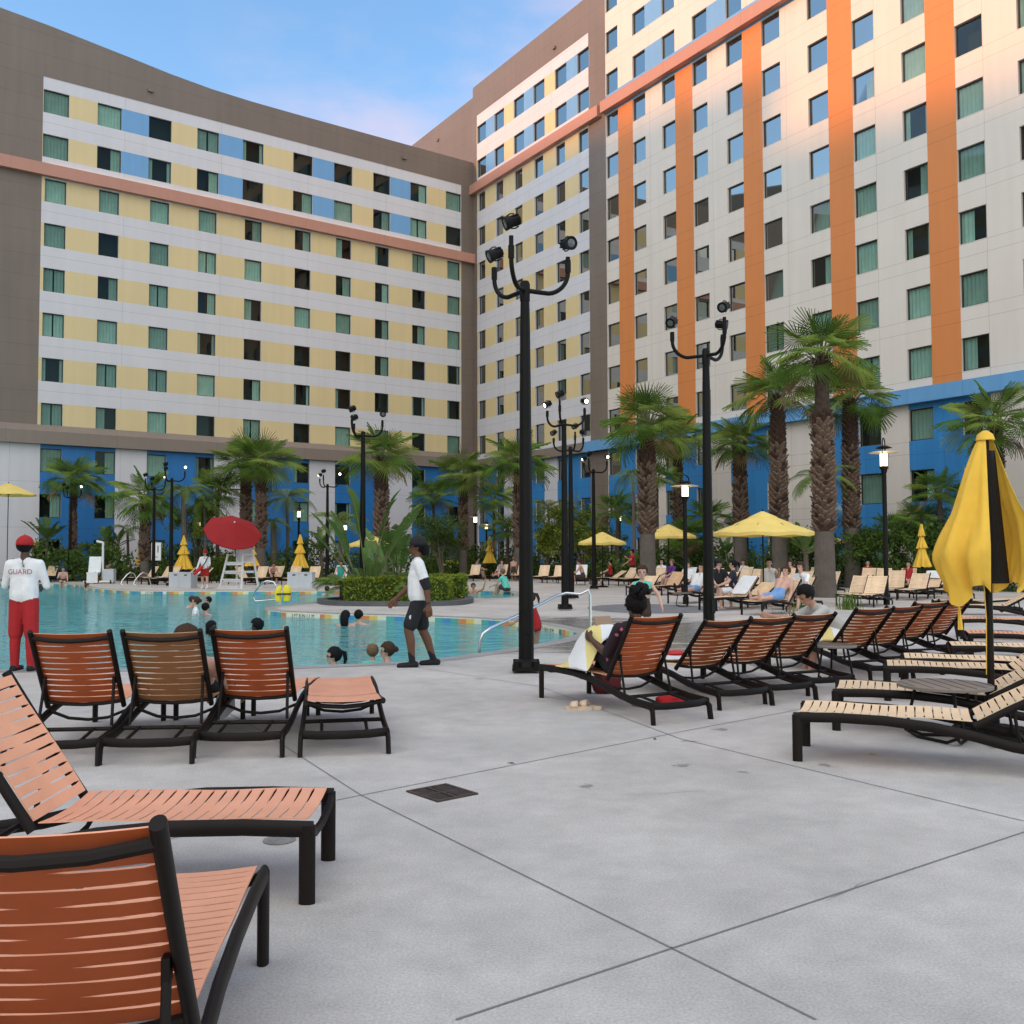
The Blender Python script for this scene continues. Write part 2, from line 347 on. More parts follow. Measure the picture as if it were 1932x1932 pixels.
def water():
    m,t,b=new_mat('rippled_pool_water'); t.n.remove(b); out=t.n['Material Output']
    tc=t('ShaderNodeTexCoord')
    mp=t('ShaderNodeMapping'); mp.inputs['Scale'].default_value=(.8,1.7,1); t.link(tc.outputs['Object'],mp.inputs[0])
    n1=t('ShaderNodeTexNoise',i_Scale=1.5,i_Detail=3.0,i_Roughness=.55); n1.inputs['Distortion'].default_value=.6
    n2=t('ShaderNodeTexNoise',i_Scale=.45,i_Detail=2.0)
    n3=t('ShaderNodeTexNoise',i_Scale=5.0,i_Detail=2.0); n3.inputs['Distortion'].default_value=.4
    for n in(n1,n2,n3): t.link(mp.outputs[0],n.inputs['Vector'])
    a=t('ShaderNodeMath',operation='MULTIPLY_ADD',i_1=.22); t.link(n3.outputs['Fac'],a.inputs[0]); t.link(n1.outputs['Fac'],a.inputs[2])
    a2=t('ShaderNodeMath',operation='MULTIPLY_ADD',i_1=.8); t.link(n2.outputs['Fac'],a2.inputs[0]); t.link(a.outputs[0],a2.inputs[2])
    bp=t('ShaderNodeBump',i_Strength=1.0,i_Distance=.10); t.link(a2.outputs[0],bp.inputs['Height'])
    fr=t('ShaderNodeFresnel',i_IOR=1.33); t.link(bp.outputs[0],fr.inputs['Normal'])
    fm=t('ShaderNodeMath',operation='MINIMUM',i_1=.8); t.link(fr.outputs[0],fm.inputs[0])
    # water body: sunk light scattered back (volume colour as a diffuse layer) + a little clear view to the basin
    df=t('ShaderNodeBsdfDiffuse'); df.inputs[0].default_value=(.18,.62,.64,1); t.link(bp.outputs[0],df.inputs['Normal'])
    tr=t('ShaderNodeBsdfTransparent'); tr.inputs[0].default_value=(.45,.85,.88,1)
    m1=t('ShaderNodeMixShader',i_0=.48); t.link(df.outputs[0],m1.inputs[1]); t.link(tr.outputs[0],m1.inputs[2])
    gl=t('ShaderNodeBsdfGlossy'); gl.inputs['Roughness'].default_value=.04; t.link(bp.outputs[0],gl.inputs['Normal'])
    m2=t('ShaderNodeMixShader'); t.link(fm.outputs[0],m2.inputs[0]); t.link(m1.outputs[0],m2.inputs[1]); t.link(gl.outputs[0],m2.inputs[2]); t.link(m2.outputs[0],out.inputs[0])
    return m
bm=bmesh.new(); vs=[bm.verts.new(p+Vector((0,0,ZW))) for p in loop]; es=[bm.edges.new((vs[i],vs[(i+1)%N])) for i in range(N)]
bmesh.ops.triangle_fill(bm,use_beauty=True,edges=es)
for f in bm.faces:
    if f.normal.z<0: f.normal_flip()
me=bpy.data.meshes.new('pool_water'); bm.to_mesh(me); bm.free(); me.materials.append(water()); struct(link('pool_water',me))
# depth markings painted on the tile band
m_mark=mat('black_tile_lettering',(.02,.02,.02),.3); m_plate=mat('cream_tile',(.78,.72,.58),.2)
def text_mesh(txt,size,ex=.002):
    cu=bpy.data.curves.new('t','FONT'); cu.body=txt; cu.size=size; cu.extrude=ex; cu.align_x='CENTER'; cu.align_y='CENTER'; cu.resolution_u=3
    o=bpy.data.objects.new('t',cu); C.objects.link(o); dg=bpy.context.evaluated_depsgraph_get(); me=bpy.data.meshes.new_from_object(o.evaluated_get(dg)); bpy.data.objects.remove(o); return me
def depth_mark(px0,px1,txt):
    a=G(*px0,0); b=G(*px1,0); c=(a+b)/2; u=(b-a).normalized(); n=Vector((u.y,-u.x,0))
    if n.y>0: n=-n; 
    Mx=Matrix(((u.x,0,n.x,c.x),(u.y,0,n.y,c.y),(0,1,0,-.085),(0,0,0,1)))
    pm=MB(); Ln=(b-a).length; pm.box((0,0,.006),(Ln,.128,.012),0,M=Mx); pl=part('depth_marking',pm,m_plate)
    me=text_mesh(txt,.125); me.materials.append(m_mark); t=link('lettering',me,pl); 
    Mt=Mx@Matrix.Translation((0,-.004,.0145)); me.transform(Mt); 
    w_=max(v.co.dot(u) for v in me.vertices)-min(v.co.dot(u) for v in me.vertices)
    return pl
tag(depth_mark((541,1154.5),(604,1157),'3 FT 8 IN 1.1 M'),'cream depth marking tile reading 3 FT 8 IN on the tip of the peninsula','depth marking','depth markings on the pool edge')
tag(depth_mark((1009,1176.5),(1055,1184.5),'3 FT 4 IN 1.0 M'),'cream depth marking tile behind the tall black floodlight pole by the pool corner','depth marking','depth markings on the pool edge')
tag(depth_mark((266,1114.6),(314,1115),'3 FT 8 IN 1.1 M'),'cream depth marking tile on the far pool edge below the white bins','depth marking','depth markings on the pool edge')
# joints in the deck: sawn lines
m_joint=mat('joint_sealant',(.20,.19,.18),.8)
mb=MB()
def joint(a,b,w=.009):
    a=G(*a);b=G(*b); u=(b-a).normalized(); n=Vector((-u.y,u.x,0))*w/2; z=Vector((0,0,.0035))
    mb.quad(a-n+z,b-n+z,b+n+z,a+n+z)
for a,b in [((490,1378),(680,1500)),((680,1500),(1268,1790)),((1268,1790),(1540,1925)),((640,1509),(1310,1376)),((1310,1376),(1600,1322)),((760,1255),(1020,1296)),((1020,1296),(1283,1394)),((1283,1394),(2100,1590)),((860,1925),(1268,1790)),((1268,1790),(2000,1548)),((640,1509),(250,1600)),((250,1600),(-200,1720)),((490,1378),(330,1290))]: joint(a,b)
struct(part('deck_joint',mb,m_joint))
mb=MB(); rc=random.Random(4)
for x,y,a,n in((1180,1500,-.2,9),(1560,1700,.9,8)):
    p=G(x,y)+Vector((0,0,.0028)); 
    for i in range(n):
        a+=rc.gauss(0,.35)*.8; q=p+Vector((math.cos(a),math.sin(a),0))*rc.uniform(.03,.09); w=Vector((-math.sin(a),math.cos(a),0))*rc.uniform(.0006,.0018); mb.quad(p-w,q-w,q+w,p+w); p=q; a*=.97
struct(part('deck_crack',mb,m_joint))
# ================================================================ planting beds
m_mulch=mat('mulch',(.075,.05,.035),.95,var=.5,scale=8,bump=.6,bscale=30)
m_curb=mat('dark_stone_curb',(.085,.088,.092),.6,var=.2,scale=3,bump=.15)
m_bedc=mat('grey_paver_ring',(.16,.165,.175),.7,var=.2,scale=3)
def bed(name,pts,z,m): 
    bm=bmesh.new(); vs=[bm.verts.new((p.x,p.y,z)) for p in pts]; f=bm.faces.new(vs); f.normal_update()
    if f.normal.z<0: f.normal_flip()
    bmesh.ops.triangulate(bm,faces=bm.faces[:]); me=bpy.data.meshes.new(name); bm.to_mesh(me); bm.free(); me.materials.append(m); return struct(link(name,me))
isl=[G(*p) for p in [(598,1137.5),(606,1141),(640,1143.2),(720,1144.3),(800,1144),(862,1142.3),(888,1139),(893,1135.5),(880,1133),(800,1131.5),(720,1131.5),(650,1133)]]
isl=smooth_loop(isl+[isl[0]],4)[:-1]
bed('island_bed',isl,.10,m_mulch)
mb=MB(); cen=sum(isl,Vector())/len(isl); out=[cen+(p-cen)*1.0 for p in isl]; inn=[p+(cen-p).normalized()*.28 for p in isl]
k=len(isl)
for i in range(k):
    j=(i+1)%k; h=Vector((0,0,.14))
    mb.quad(isl[i],isl[j],isl[j]+h,isl[i]+h); mb.quad(isl[i]+h,isl[j]+h,inn[j]+h,inn[i]+h); mb.quad(inn[i]+h,inn[j]+h,inn[j],inn[i])
tag(part('planter_curb',mb,m_curb),'low dark stone curb round the planted pool island','curb')
# long bed behind the far loungers up to the facades
bed('rear_planting_bed',[G(-80,1095),G(200,1095.5),G(400,1097),G(640,1096),G(830,1093),G(1020,1092),G(1190,1094),G(1345,1097),GY(1345,62),GY(900,82),GY(20,66)],.006,m_mulch)
bed('side_planting_bed',[G(1345,1097),G(1500,1100),G(1640,1104),G(1760,1108),G(2150,1130),GY(2100,41),GY(1345,62)],.006,m_mulch)
def ring_bed(px,py,rx,ry,m): 
    c=G(px,py); return bed('palm_bed',[c+Vector((rx*math.cos(a*PI/12),ry*math.sin(a*PI/12),0)) for a in range(24)],.008,m)
ring_bed(1228,1148,1.75,2.3,m_bedc); ring_bed(1228,1144,1.2,1.5,m_mulch) if False else None
# ================================================================ hotel
ROW=32.566; WH=1.56
CX,CY=-3.3209,83.8416; AL=R(35.918); AR=R(-57.46)
Mleft=Matrix.Translation((CX,CY,0))@Matrix.Rotation(AL+PI,4,'Z')
Mright=Matrix.Translation((CX,CY,0))@Matrix.Rotation(AR+PI,4,'Z')        # local x runs towards the corner (negative r)
def win_mesh(w,kind,seed,fr,pn,cu,M=None):
    rd=random.Random(seed); f=.05; h=WH
    for c,d in(((w/2,0,h-f/2),(w,.07,f)),((w/2,0,f/2),(w,.07,f)),((f/2,0,h/2),(f,.07,h-2*f)),((w-f/2,0,h/2),(f,.07,h-2*f))): fr.box((c[0],c[1]-.16,c[2]),d,0,M=M)
    tx=rd.uniform(-.006,.006)*w; tz=rd.uniform(-.006,.006)*h
    pn.add([(f,-.17-tx,f),(w-f,-.17+tx,f),(w-f,-.17+tx+tz,h-f),(f,-.17-tx+tz,h-f)],[(0,1,2,3)],0,M)
    def drape(x0,x1):
        n=max(6,int((x1-x0)/.035)); vs=[];fs=[]
        for i in range(n+1):
            x=x0+(x1-x0)*i/n; y=-.25+.024*math.sin(i*1.05+rd.random()*.5)+.01*rd.random()
            vs+= [(x,y,.03),(x,y,h-.02)]
        for i in range(n): fs.append((2*i,2*i+2,2*i+3,2*i+1))
        cu.add(vs,fs,0,M)
    g=rd.uniform(.25,.5)*w
    if kind==0: drape(.02,w-.02)
    elif kind==1: drape(.02,g)
    elif kind==2: drape(w-g,w-.02)
    elif kind==3: drape(.02,.16*w); drape(w-.2*w,w-.02)
    elif kind==4: drape(.02,.46*w); drape(.54*w,w-.02)
WCACHE={}
def window(parent,x,z,w,kind,seed):
    key=(round(w,2),kind,seed%3)
    if key not in WCACHE:
        fr,pn,cu=MB(),MB(),MB(); win_mesh(w,kind,seed%3+kind*11,fr,pn,cu)
        WCACHE[key]=(fr.mesh('window',[m_frame]),pn.mesh('pane',[m_glass]),cu.mesh('curtain',[m_curt],180) if cu.f else None)
    a,b,c=WCACHE[key]
    o=link('window',a,parent,(x,0,z)); link('pane',b,o)
    if c: link('curtain',c,o)
    return o
def facade(mbw,strips,bands,zbase=None):
    """strips: (z0,z1,[(x0,x1,mat|None)]) with None = window opening; bands: (z0,z1,[(x0,x1,mat)])"""
    for z0,z1,cells in strips+bands:
        for x0,x1,mi in cells:
            if x1-x0<1e-4: continue
            if mi is not None: mbw.quad((x0,0,z0),(x1,0,z0),(x1,0,z1),(x0,0,z1),mi)
            else:
                d=-.30
                mbw.quad((x0,0,z0),(x0,0,z1),(x0,d,z1),(x0,d,z0),0); mbw.quad((x1,0,z1),(x1,0,z0),(x1,d,z0),(x1,d,z1),0)
                mbw.quad((x0,0,z1),(x1,0,z1),(x1,d,z1),(x0,d,z1),0); mbw.quad((x1,0,z0),(x0,0,z0),(x0,d,z0),(x1,d,z0),0)
def row_cells(wins,fills,x0,x1,first,last):
    """wins: sorted (a,b); fills: materials between consecutive windows"""
    c=[]; p=x0
    for i,(a,b) in enumerate(wins):
        c.append((p,a,first if i==0 else fills[i-1])); c.append((a,b,None)); p=b
    c.append((p,x1,last)); return c
def kind_rand(rd,dark=.2):
    u=rd.random()
    return 5 if u<dark*.5 else (1 if u<dark else (2 if u<dark*1.5 else (3 if u<dark*1.8 else (4 if u<dark*2.3 else 0))))
# ---- left wing: local x = distance from the corner
LW=[(1.22,2.77),(4.66,6.24),(8.15,9.71),(11.58,13.18),(15.01,16.62),(19.01,20.61),(22.43,24.03),(25.87,27.45),(29.29,30.87),(32.69,34.27)]
LN=[(1.34,2.63),(4.81,6.06),(8.25,9.52),(11.67,12.99),(15.14,16.45),(19.10,20.42),(22.55,23.87),(25.98,27.30),(29.39,30.70),(32.78,34.10)]
hl=thing('hotel_wing','long hotel wing striped white and pale yellow with a taupe roof band, on the left','building',(0,0,0)); hl.matrix_world=Mleft
XE=47.0; mbw=MB(); W_,Y_,B_,D_,N_=0,1,2,3,4   # white yellow paleblue brown deepblue
strips=[];bands=[];wins=[]
rd=random.Random(3)
for k in range(8):
    zt=ROW-3*k; zb=zt-WH; W=LW if k<2 else LN; 
    fills=[(Y_ if (i%2==0 or k>=2) else B_) for i in range(9)]
    strips.append((zb,zt,[(0,1.22,D_)]+row_cells(W,fills,1.22,34.3,Y_,Y_)+[(34.3,XE,D_)]))
    for i,(a,b) in enumerate(W): wins.append((a,zb,b-a,k,i))
    ztop=33.4 if k==0 else zb+3-0.0
    nz=ROW-3*(k-1)-WH if k else 33.4
    if k==2: pass
    bands.append((zt,nz,[(0,1.22,D_),(1.22,34.3,W_),(34.3,XE,D_)]))
bands.append((8.95,ROW-21-WH,[(0,1.22,D_),(1.22,34.3,D_),(34.3,XE,D_)]))
zprev=8.95
for k in range(3):
    zt=ROW-24-3*k; zb=zt-WH; 
    bl=[]; 
    prs=[(LN[i][0],LN[i+1][1]) for i in range(0,10,2)]
    p=0.75
    for a,b in prs: bl.append((p,a,W_)); bl.append((a,b,N_)); p=b
    bl.append((p,XE,W_)); bl.insert(0,(0,.75,D_))
    bands.append((zt,zprev,bl)); zprev=zb
    fills=[(N_ if i%2==0 else W_) for i in range(9)]
    strips.append((zb,zt,[(0,.75,D_)]+row_cells(LN,fills,.75,XE,W_,W_)))
    for i,(a,b) in enumerate(LN): wins.append((a,zb,b-a,8+k,i))
bands.append((0,zprev,bl))
facade(mbw,strips,bands)
wall=part('wall',mbw,[m_white,m_yellow,m_lblue,m_brown,m_blue],hl)
mb=MB(); mb.quad((0,-.9,0),(XE,-.9,0),(XE,-.9,33),(0,-.9,33)); part('room_interior',mb,m_dark,hl)
# parapet with its rising sweep
prof=[(-.02,35.66),(9,35.62),(16,35.60),(20,35.62),(23,35.72),(26,35.98),(28.5,36.30),(31,36.60),(34,36.95),(38,37.3),(XE,38.1)]
mb=MB()
for i in range(len(prof)-1):
    (a,za),(b,zb)=prof[i],prof[i+1]
    mb.quad((a,.003,33.4),(b,.003,33.4),(b,.003,zb),(a,.003,za)); mb.quad((a,.003,za),(b,.003,zb),(b,-.5,zb),(a,-.5,za)); mb.quad((b,-.5,33.4),(a,-.5,33.4),(a,-.5,za),(b,-.5,zb))
mb.box((6.9,.08,34.4),(.35,.16,.2)); mb.box((27.4,.08,34.35),(.35,.16,.2))
part('parapet',mb,m_brown,hl)
mb=MB(); mb.box((XE/2-.25,.2,27.06),(XE+.5,.4,.80)); part('salmon_ledge',mb,m_salmon,hl)
mb=MB(); mb.box((17.5,.06,27.475),(32.8,.05,.025)); part('ledge_lamp',mb,m_strip,hl)
mb=MB(); mb.box((XE/2-.3,.22,9.24),(XE+.6,.44,.84)); 
mb.add([(0,0,10.11),(XE,0,10.11),(XE,.44,9.66),(0,.44,9.66)],[(0,1,2,3)]); part('belt_ledge',mb,m_belt,hl)
mb=MB(); mb.box((XE/2,-7,33.3),(XE,12.9,.1)); part('roof',mb,m_roof,hl)
mb=MB(); mb.quad((XE,0,0),(XE,-13.5,0),(XE,-13.5,36),(XE,0,36)); mb.quad((XE,-13.5,0),(0,-13.5,0),(0,-13.5,36),(XE,-13.5,36)); part('rear_wall',mb,m_white,hl)
rest=(MB(),MB(),MB())
for a,zb,wd,k,i in wins:
    rd2=random.Random(k*31+i*7); kd=kind_rand(rd2,.34 if i<7 else .16)
    if k<10: window(hl,a,zb,wd,kd,k*5+i)
    else: win_mesh(wd,kd,k+i,*rest,M=Matrix.Translation((a,0,zb)))
mm=MB()
for s_,mi in zip(rest,(0,1,2)):
    o=len(mm.v); mm.v+=s_.v; mm.f+=[[x+o for x in f] for f in s_.f]; mm.m+=[mi]*len(s_.f)
o=part('window',mm,[m_frame,m_glass,m_curt],hl); o['kind']='stuff'
# ---- right wing: yellow section r 0..16.66 (local x = -r)
RW=[(.72,2.21),(3.58,5.13),(6.60,8.14),(9.47,11.06),(12.45,13.97),(15.31,16.78)]
RN=[(.95,2.06),(3.82,4.97),(6.74,7.87),(9.61,10.83),(12.55,13.74),(15.46,16.64)]
def neg(l): return [(-b,-a) for a,b in reversed(l)]
hr=thing('hotel_wing','right hotel wing with pale yellow panels beside the inner corner, brown top and pier','building'); hr.matrix_world=Mright
mbw=MB(); strips=[];bands=[];wins=[]
PX=18.70   # end of brown pier
for k in range(-2,8):
    zt=ROW-3*k; zb=zt-WH; W=neg(RW if k<0 else RN)
    fl=[(B_ if i%2==0 else Y_) for i in range(5)] if k<0 else [Y_]*5
    l=.66 if k<0 else .72
    strips.append((zb,zt,[(-PX,-16.80 if k<0 else -16.66,D_)]+row_cells(W,fl,-16.80 if k<0 else -16.66,-l,Y_,Y_)+[(-l,0,D_)]))
    for i,(a,b) in enumerate(W): wins.append((a,zb,b-a,k+2,i))
    nz=39.55 if k==-2 else zt+3-WH
    bands.append((zt,nz,[(-PX,-16.7,D_),(-16.7,-.7,W_),(-.7,0,D_)]))
zb=ROW-21-WH
bands.append((8.95,zb,[(-PX,-16.7,D_),(-16.7,-.7,W_),(-.7,0,D_)]))
zprev=8.95
for k in range(3):
    zt=ROW-24-3*k; zb=zt-WH; W=neg(RN)
    prs=[(-RN[i+1][1],-RN[i][0]) for i in (4,2,0)]
    bl=[(-PX,-16.64,D_)]; p=-16.64
    for a,b in prs: bl.append((p,a,W_)); bl.append((a,b,N_)); p=b
    bl.append((p,-.7,W_)); bl.append((-.7,0,D_))
    bands.append((zt,zprev,bl)); zprev=zb
    fl=[(N_ if i%2==0 else W_) for i in range(5)]
    strips.append((zb,zt,[(-PX,-16.64,D_)]+row_cells(W,fl,-16.64,-.7,N_,W_)+[(-.7,0,D_)]))
    for i,(a,b) in enumerate(W): wins.append((a,zb,b-a,10+k,i))
bands.append((0,zprev,bl)); facade(mbw,strips,bands)
part('wall',mbw,[m_white,m_yellow,m_lblue,m_brown,m_blue2],hr)
mb=MB(); mb.quad((-PX,-.9,0),(0,-.9,0),(0,-.9,39.3),(-PX,-.9,39.3)); part('room_interior',mb,m_dark,hr)
mb=MB(); mb.box((-PX/2,-.25+.003,40.92),(PX,.5,2.74)); mb.box((-12.5,.08,40.3),(.3,.16,.2)); part('parapet',mb,m_brown,hr)
mb=MB(); mb.quad((0,-.01,36),(32,-.01,36),(32,-.01,41.45),(0,-.01,41.45)); mb.box((16,-.28,41.40),(32,.5,.1)); mb.quad((32,-.01,0),(32,-13.5,0),(32,-13.5,41.4),(32,-.01,41.4)); mb.quad((0,-.01,0),(32,-.01,0),(32,-.01,36),(0,-.01,36)); mb.box((6.4,.05,40.0),(.28,.14,.2))
part('rear_wing',mb,m_brown,hr)
mb=MB(); mb.box((-PX/2+.25,.2,33.1),(PX-.5,.4,.80)); part('salmon_ledge',mb,m_salmon,hr)
mb=MB(); mb.box((-8.2,.22,9.16),(16.3,.44,.72)); part('belt_ledge',mb,m_belt,hr)
mb=MB(); mb.box((6,-7,39.5),(50,12.9,.1)); part('roof',mb,m_roof,hr)
for a,zb,wd,k,i in wins:
    rd2=random.Random(k*17+i*5+1); window(hr,a,zb,wd,kind_rand(rd2,.14),k*3+i)
# ---- white and orange section r 18.7..62
pairs=[(18.75,20.08,21.68,22.99),(24.67,25.93,27.55,28.87),(30.49,31.82,33.34,34.73),(36.70,38.05,39.63,40.98),(42.58,43.92,45.47,46.85),(48.5,49.9,51.4,52.75),(54.4,55.8,57.3,58.65)]
ho=thing('hotel_wing','right hotel wing of cream panels with tall orange stripes above a blue base','building'); ho.matrix_world=Mright
XO=62.0; wl=[]; 
for a,b,c,d in pairs: wl+=[(a,b),(c,d)]
WN=neg(wl); nW=len(WN); O_=5; LB=2
mbw=MB(); strips=[];bands=[];wins=[]
prs=[(-d,-a) for a,b,c,d in reversed(pairs)]; ors=[(-c,-b) for a,b,c,d in reversed(pairs)]
def cellsplit(segs,other,x0,x1,mi):
    c=[];p=x0
    for a,b in segs: c.append((p,a,other)); c.append((a,b,mi)); p=b
    c.append((p,x1,other)); return c
for k in range(-5,8):
    zt=ROW-3*k; zb=zt-WH
    if k<0: fl=[(W_ if i%2==0 else LB) for i in range(nW-1)]
    else: fl=[(O_ if i%2==0 else W_) for i in range(nW-1)]
    strips.append((zb,zt,row_cells(WN,fl,-XO,-PX,W_,W_)))
    for i,(a,b) in enumerate(WN): wins.append((a,zb,b-a,k,i))
    nz=zt+3-WH
    if k<0: bands.append((zt,nz,[(-XO,-PX,W_)]))
    elif k==0: bands.append((zt,nz,[(-XO,-PX,LB)]))
    else: bands.append((zt,nz,cellsplit(ors,W_,-XO,-PX,O_)))
bands.append((8.95,ROW-21-WH,cellsplit(ors,W_,-XO,-PX,O_)))
zprev=8.95
for k in range(3):
    zt=ROW-24-3*k; zb=zt-WH
    bl=cellsplit(prs,W_,-XO,-PX,N_); bands.append((zt,zprev,bl)); zprev=zb
    strips.append((zb,zt,row_cells(WN,[(N_ if i%2==0 else W_) for i in range(nW-1)],-XO,-PX,W_,W_)))
    for i,(a,b) in enumerate(WN): wins.append((a,zb,b-a,8+k,i))
bands.append((0,zprev,bl)); facade(mbw,strips,bands)
part('wall',mbw,[m_white2,m_yellow,m_lblue,m_brown,m_blue2,m_orange],ho)
mb=MB(); mb.quad((-XO,-.9,0),(-PX,-.9,0),(-PX,-.9,50),(-XO,-.9,50)); part('room_interior',mb,m_dark,ho)
mb=MB(); mb.box((-(PX+XO)/2,-.25,50.2),(XO-PX,.5,5.2)); part('parapet',mb,m_brown,ho)
mb=MB(); mb.box((-(PX-.1+XO)/2,.22,33.12),(XO-PX+.1,.44,.80)); part('salmon_ledge',mb,m_salmon,ho)
mb=MB(); mb.box((-(16.36+XO)/2,.225,9.16),(XO-16.36,.45,.73)); part('belt_ledge',mb,m_beltblue,ho)
mb=MB(); mb.quad((-XO,0,0),(-XO,-13.5,0),(-XO,-13.5,52),(-XO,0,52)); mb.quad((-PX,0,39),(-PX,-13.5,39),(-PX,-13.5,52),(-PX,0,52)); mb.quad((-XO,-13.5,0),(0,-13.5,0),(0,-13.5,39),(-XO,-13.5,39)); part('end_wall',mb,m_white2,ho)
mb=MB(); mb.box((-(PX+XO)/2,-7,51),(XO-PX,12.9,.1)); part('roof',mb,m_roof,ho)
def inframe(lx,z):
    p=Mright@Vector((lx,0,z)); q=CM.inverted()@p; return -q.z>0 and abs(q.x/-q.z)<.53 and abs(q.y/-q.z)<.525
vis=sorted([w_ for w_ in wins if inframe(w_[0]+.6,w_[1]+.3) and w_[3]<10],key=lambda w_:w_[0])[:100]; vs_=set(vis)
rest=(MB(),MB(),MB())
for w_ in wins:
    a,zb,wd,k,i=w_; rd2=random.Random(k*13+i*3+5); kd=kind_rand(rd2,.13)
    if w_ in vs_: window(ho,a,zb,wd,kd,k*3+i)
    else: win_mesh(wd,kd,k+i,*rest,M=Matrix.Translation((a,0,zb)))
mm=MB()
for s_,mi in zip(rest,(0,1,2)):
    o=len(mm.v); mm.v+=s_.v; mm.f+=[[x+o for x in f] for f in s_.f]; mm.m+=[mi]*len(s_.f)
o=part('window',mm,[m_frame,m_glass,m_curt],ho); o['kind']='stuff'
# ---- hotel block left of the picture whose roof shades the court (never in the photo itself)
hs=thing('hotel_block','tall pale hotel block beyond the left edge of the pool court that shades it','building',(-62,0,0))
mb=MB()
for y0,y1,h in((-80,17.5,46.4),(17.5,110,50.6)):
    mb.box((-7,(y0+y1)/2,h/2),(14,y1-y0,h),0)
    z=9
    while z<h-3: mb.box((.02,(y0+y1)/2,z),(.04,y1-y0-.4,1.5),1); z+=3
    mb.box((.15,(y0+y1)/2,h-1.3),(.3,y1-y0,2.2),2)
part('wall',mb,[m_white,m_yellow,m_brown],hs)
# ================================================================ furniture materials
m_alu=mat('dark_bronze_frame',(.0115,.0075,.006),.5,spec=.16,var=.15,scale=6)
m_blackp=mat('black_pole_paint',(.0075,.0063,.0055),.5,spec=.14,var=.2,scale=2,bump=.05,bscale=15)
m_steel=mat('brushed_steel',(.62,.62,.62),.22,metal=1)
m_wplast=mat('white_plastic',(.74,.74,.73),.45,var=.06,scale=3)
m_gplast=mat('light_grey_plastic',(.50,.53,.56),.5,var=.06,scale=3)
m_yfab=mat('yellow_canvas',(.90,.68,.20),.85,var=.08,scale=2.5,bump=.15,bscale=120,trans=.25)
m_yfab2=mat('golden_canvas',(.88,.54,.065),.85,var=.12,scale=2.5,bump=.15,bscale=120,trans=.15)
m_redfab=mat('red_canvas',(.35,.012,.014),.8,var=.1,scale=2,trans=.3)
m_towel=mat('white_towel',(.74,.74,.73),.95,var=.05,scale=6,bump=.6,bscale=150)
m_black=mat('black_plastic',(.012,.012,.013),.5)
m_red=mat('red_plastic',(.50,.012,.012),.5)
m_yel=mat('yellow_foam',(.80,.62,.02),.5)
m_grey=mat('grey_stucco',(.20,.20,.20),.8,var=.1,scale=1,bump=.1)
m_table=mat('taupe_table_top',(.20,.165,.135),.55,var=.1,scale=4)
SL={}
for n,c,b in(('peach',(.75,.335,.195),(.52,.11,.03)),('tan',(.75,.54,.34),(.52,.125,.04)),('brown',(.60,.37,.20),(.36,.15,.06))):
    SL[n]=(mat(n+'_vinyl_strap',c,.5,var=.08,scale=4,obj_rand=.10),mat(n+'_strap_underside',b,.55,var=.1,scale=5,trans=.3,obj_rand=.12))  # underside redder and darker: coating colour, with shade and transmitted light put in
# ================================================================ sun loungers
LEN=1.93; HW=.30; HZ=.345; HX=1.20; BL=.70
def sling(L,pitch,mats,sag=.018,name='seat',gap=.014):
    """vinyl strap sheet along +x from 0..L, width 2*w, with real slits; alternate long and split slits"""
    w=HW-.022; cols=[-w,-w*.86,-w*.6,-w*.3,-.035,.035,w*.3,w*.6,w*.86,w]
    nr=int(L/pitch); xs=[0]; kinds=[]
    p=L/nr
    mb=MB(); top={}
    def P(x,y,dx): return (x+dx,y,-sag*(1-(y/w)**2)+.004*math.sin(x*9))
    for i in range(nr):
        x0=i*p; x1=(i+1)*p
        full=(i%2==0)
        for j in range(len(cols)-1):
            a,b=cols[j],cols[j+1]
            def g(y,last):         # half slit width at y; wide at the outer ends
                t=abs(y)/w
                if last or t>.861 : return 0
                if not full and t<.2: return 0
                return gap*(.35+.65*t)
            ga0,gb0=(g(a,i==0) if i>0 else 0),(g(b,i==0) if i>0 else 0)
            # slit i sits at the start of strap i (kind of the strap before)
            ga1,gb1=(g(a,False) if i<nr-1 else 0),(g(b,False) if i<nr-1 else 0)
            pk=((i-1)%2==0)
            def g2(y):
                t=abs(y)/w
                if i==0 or t>.861 or (not pk and t<.2): return 0
                return gap*(.35+.65*t)
            mb.quad(P(x0,a,g2(a)/2),P(x1,a,-ga1/2),P(x1,b,-gb1/2),P(x0,b,g2(b)/2))
    return mb
def mk_sling(name,L,pitch,color,parent):
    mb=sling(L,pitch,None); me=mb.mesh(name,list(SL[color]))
    bm=bmesh.new(); bm.from_mesh(me); bmesh.ops.remove_doubles(bm,verts=bm.verts,dist=.0006); 
    for f in bm.faces:
        f.smooth=False
        if f.normal.z<0: f.normal_flip()
    bm.to_mesh(me); bm.free()
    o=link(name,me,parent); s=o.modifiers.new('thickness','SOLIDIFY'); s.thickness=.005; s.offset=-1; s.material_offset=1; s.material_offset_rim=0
    return o
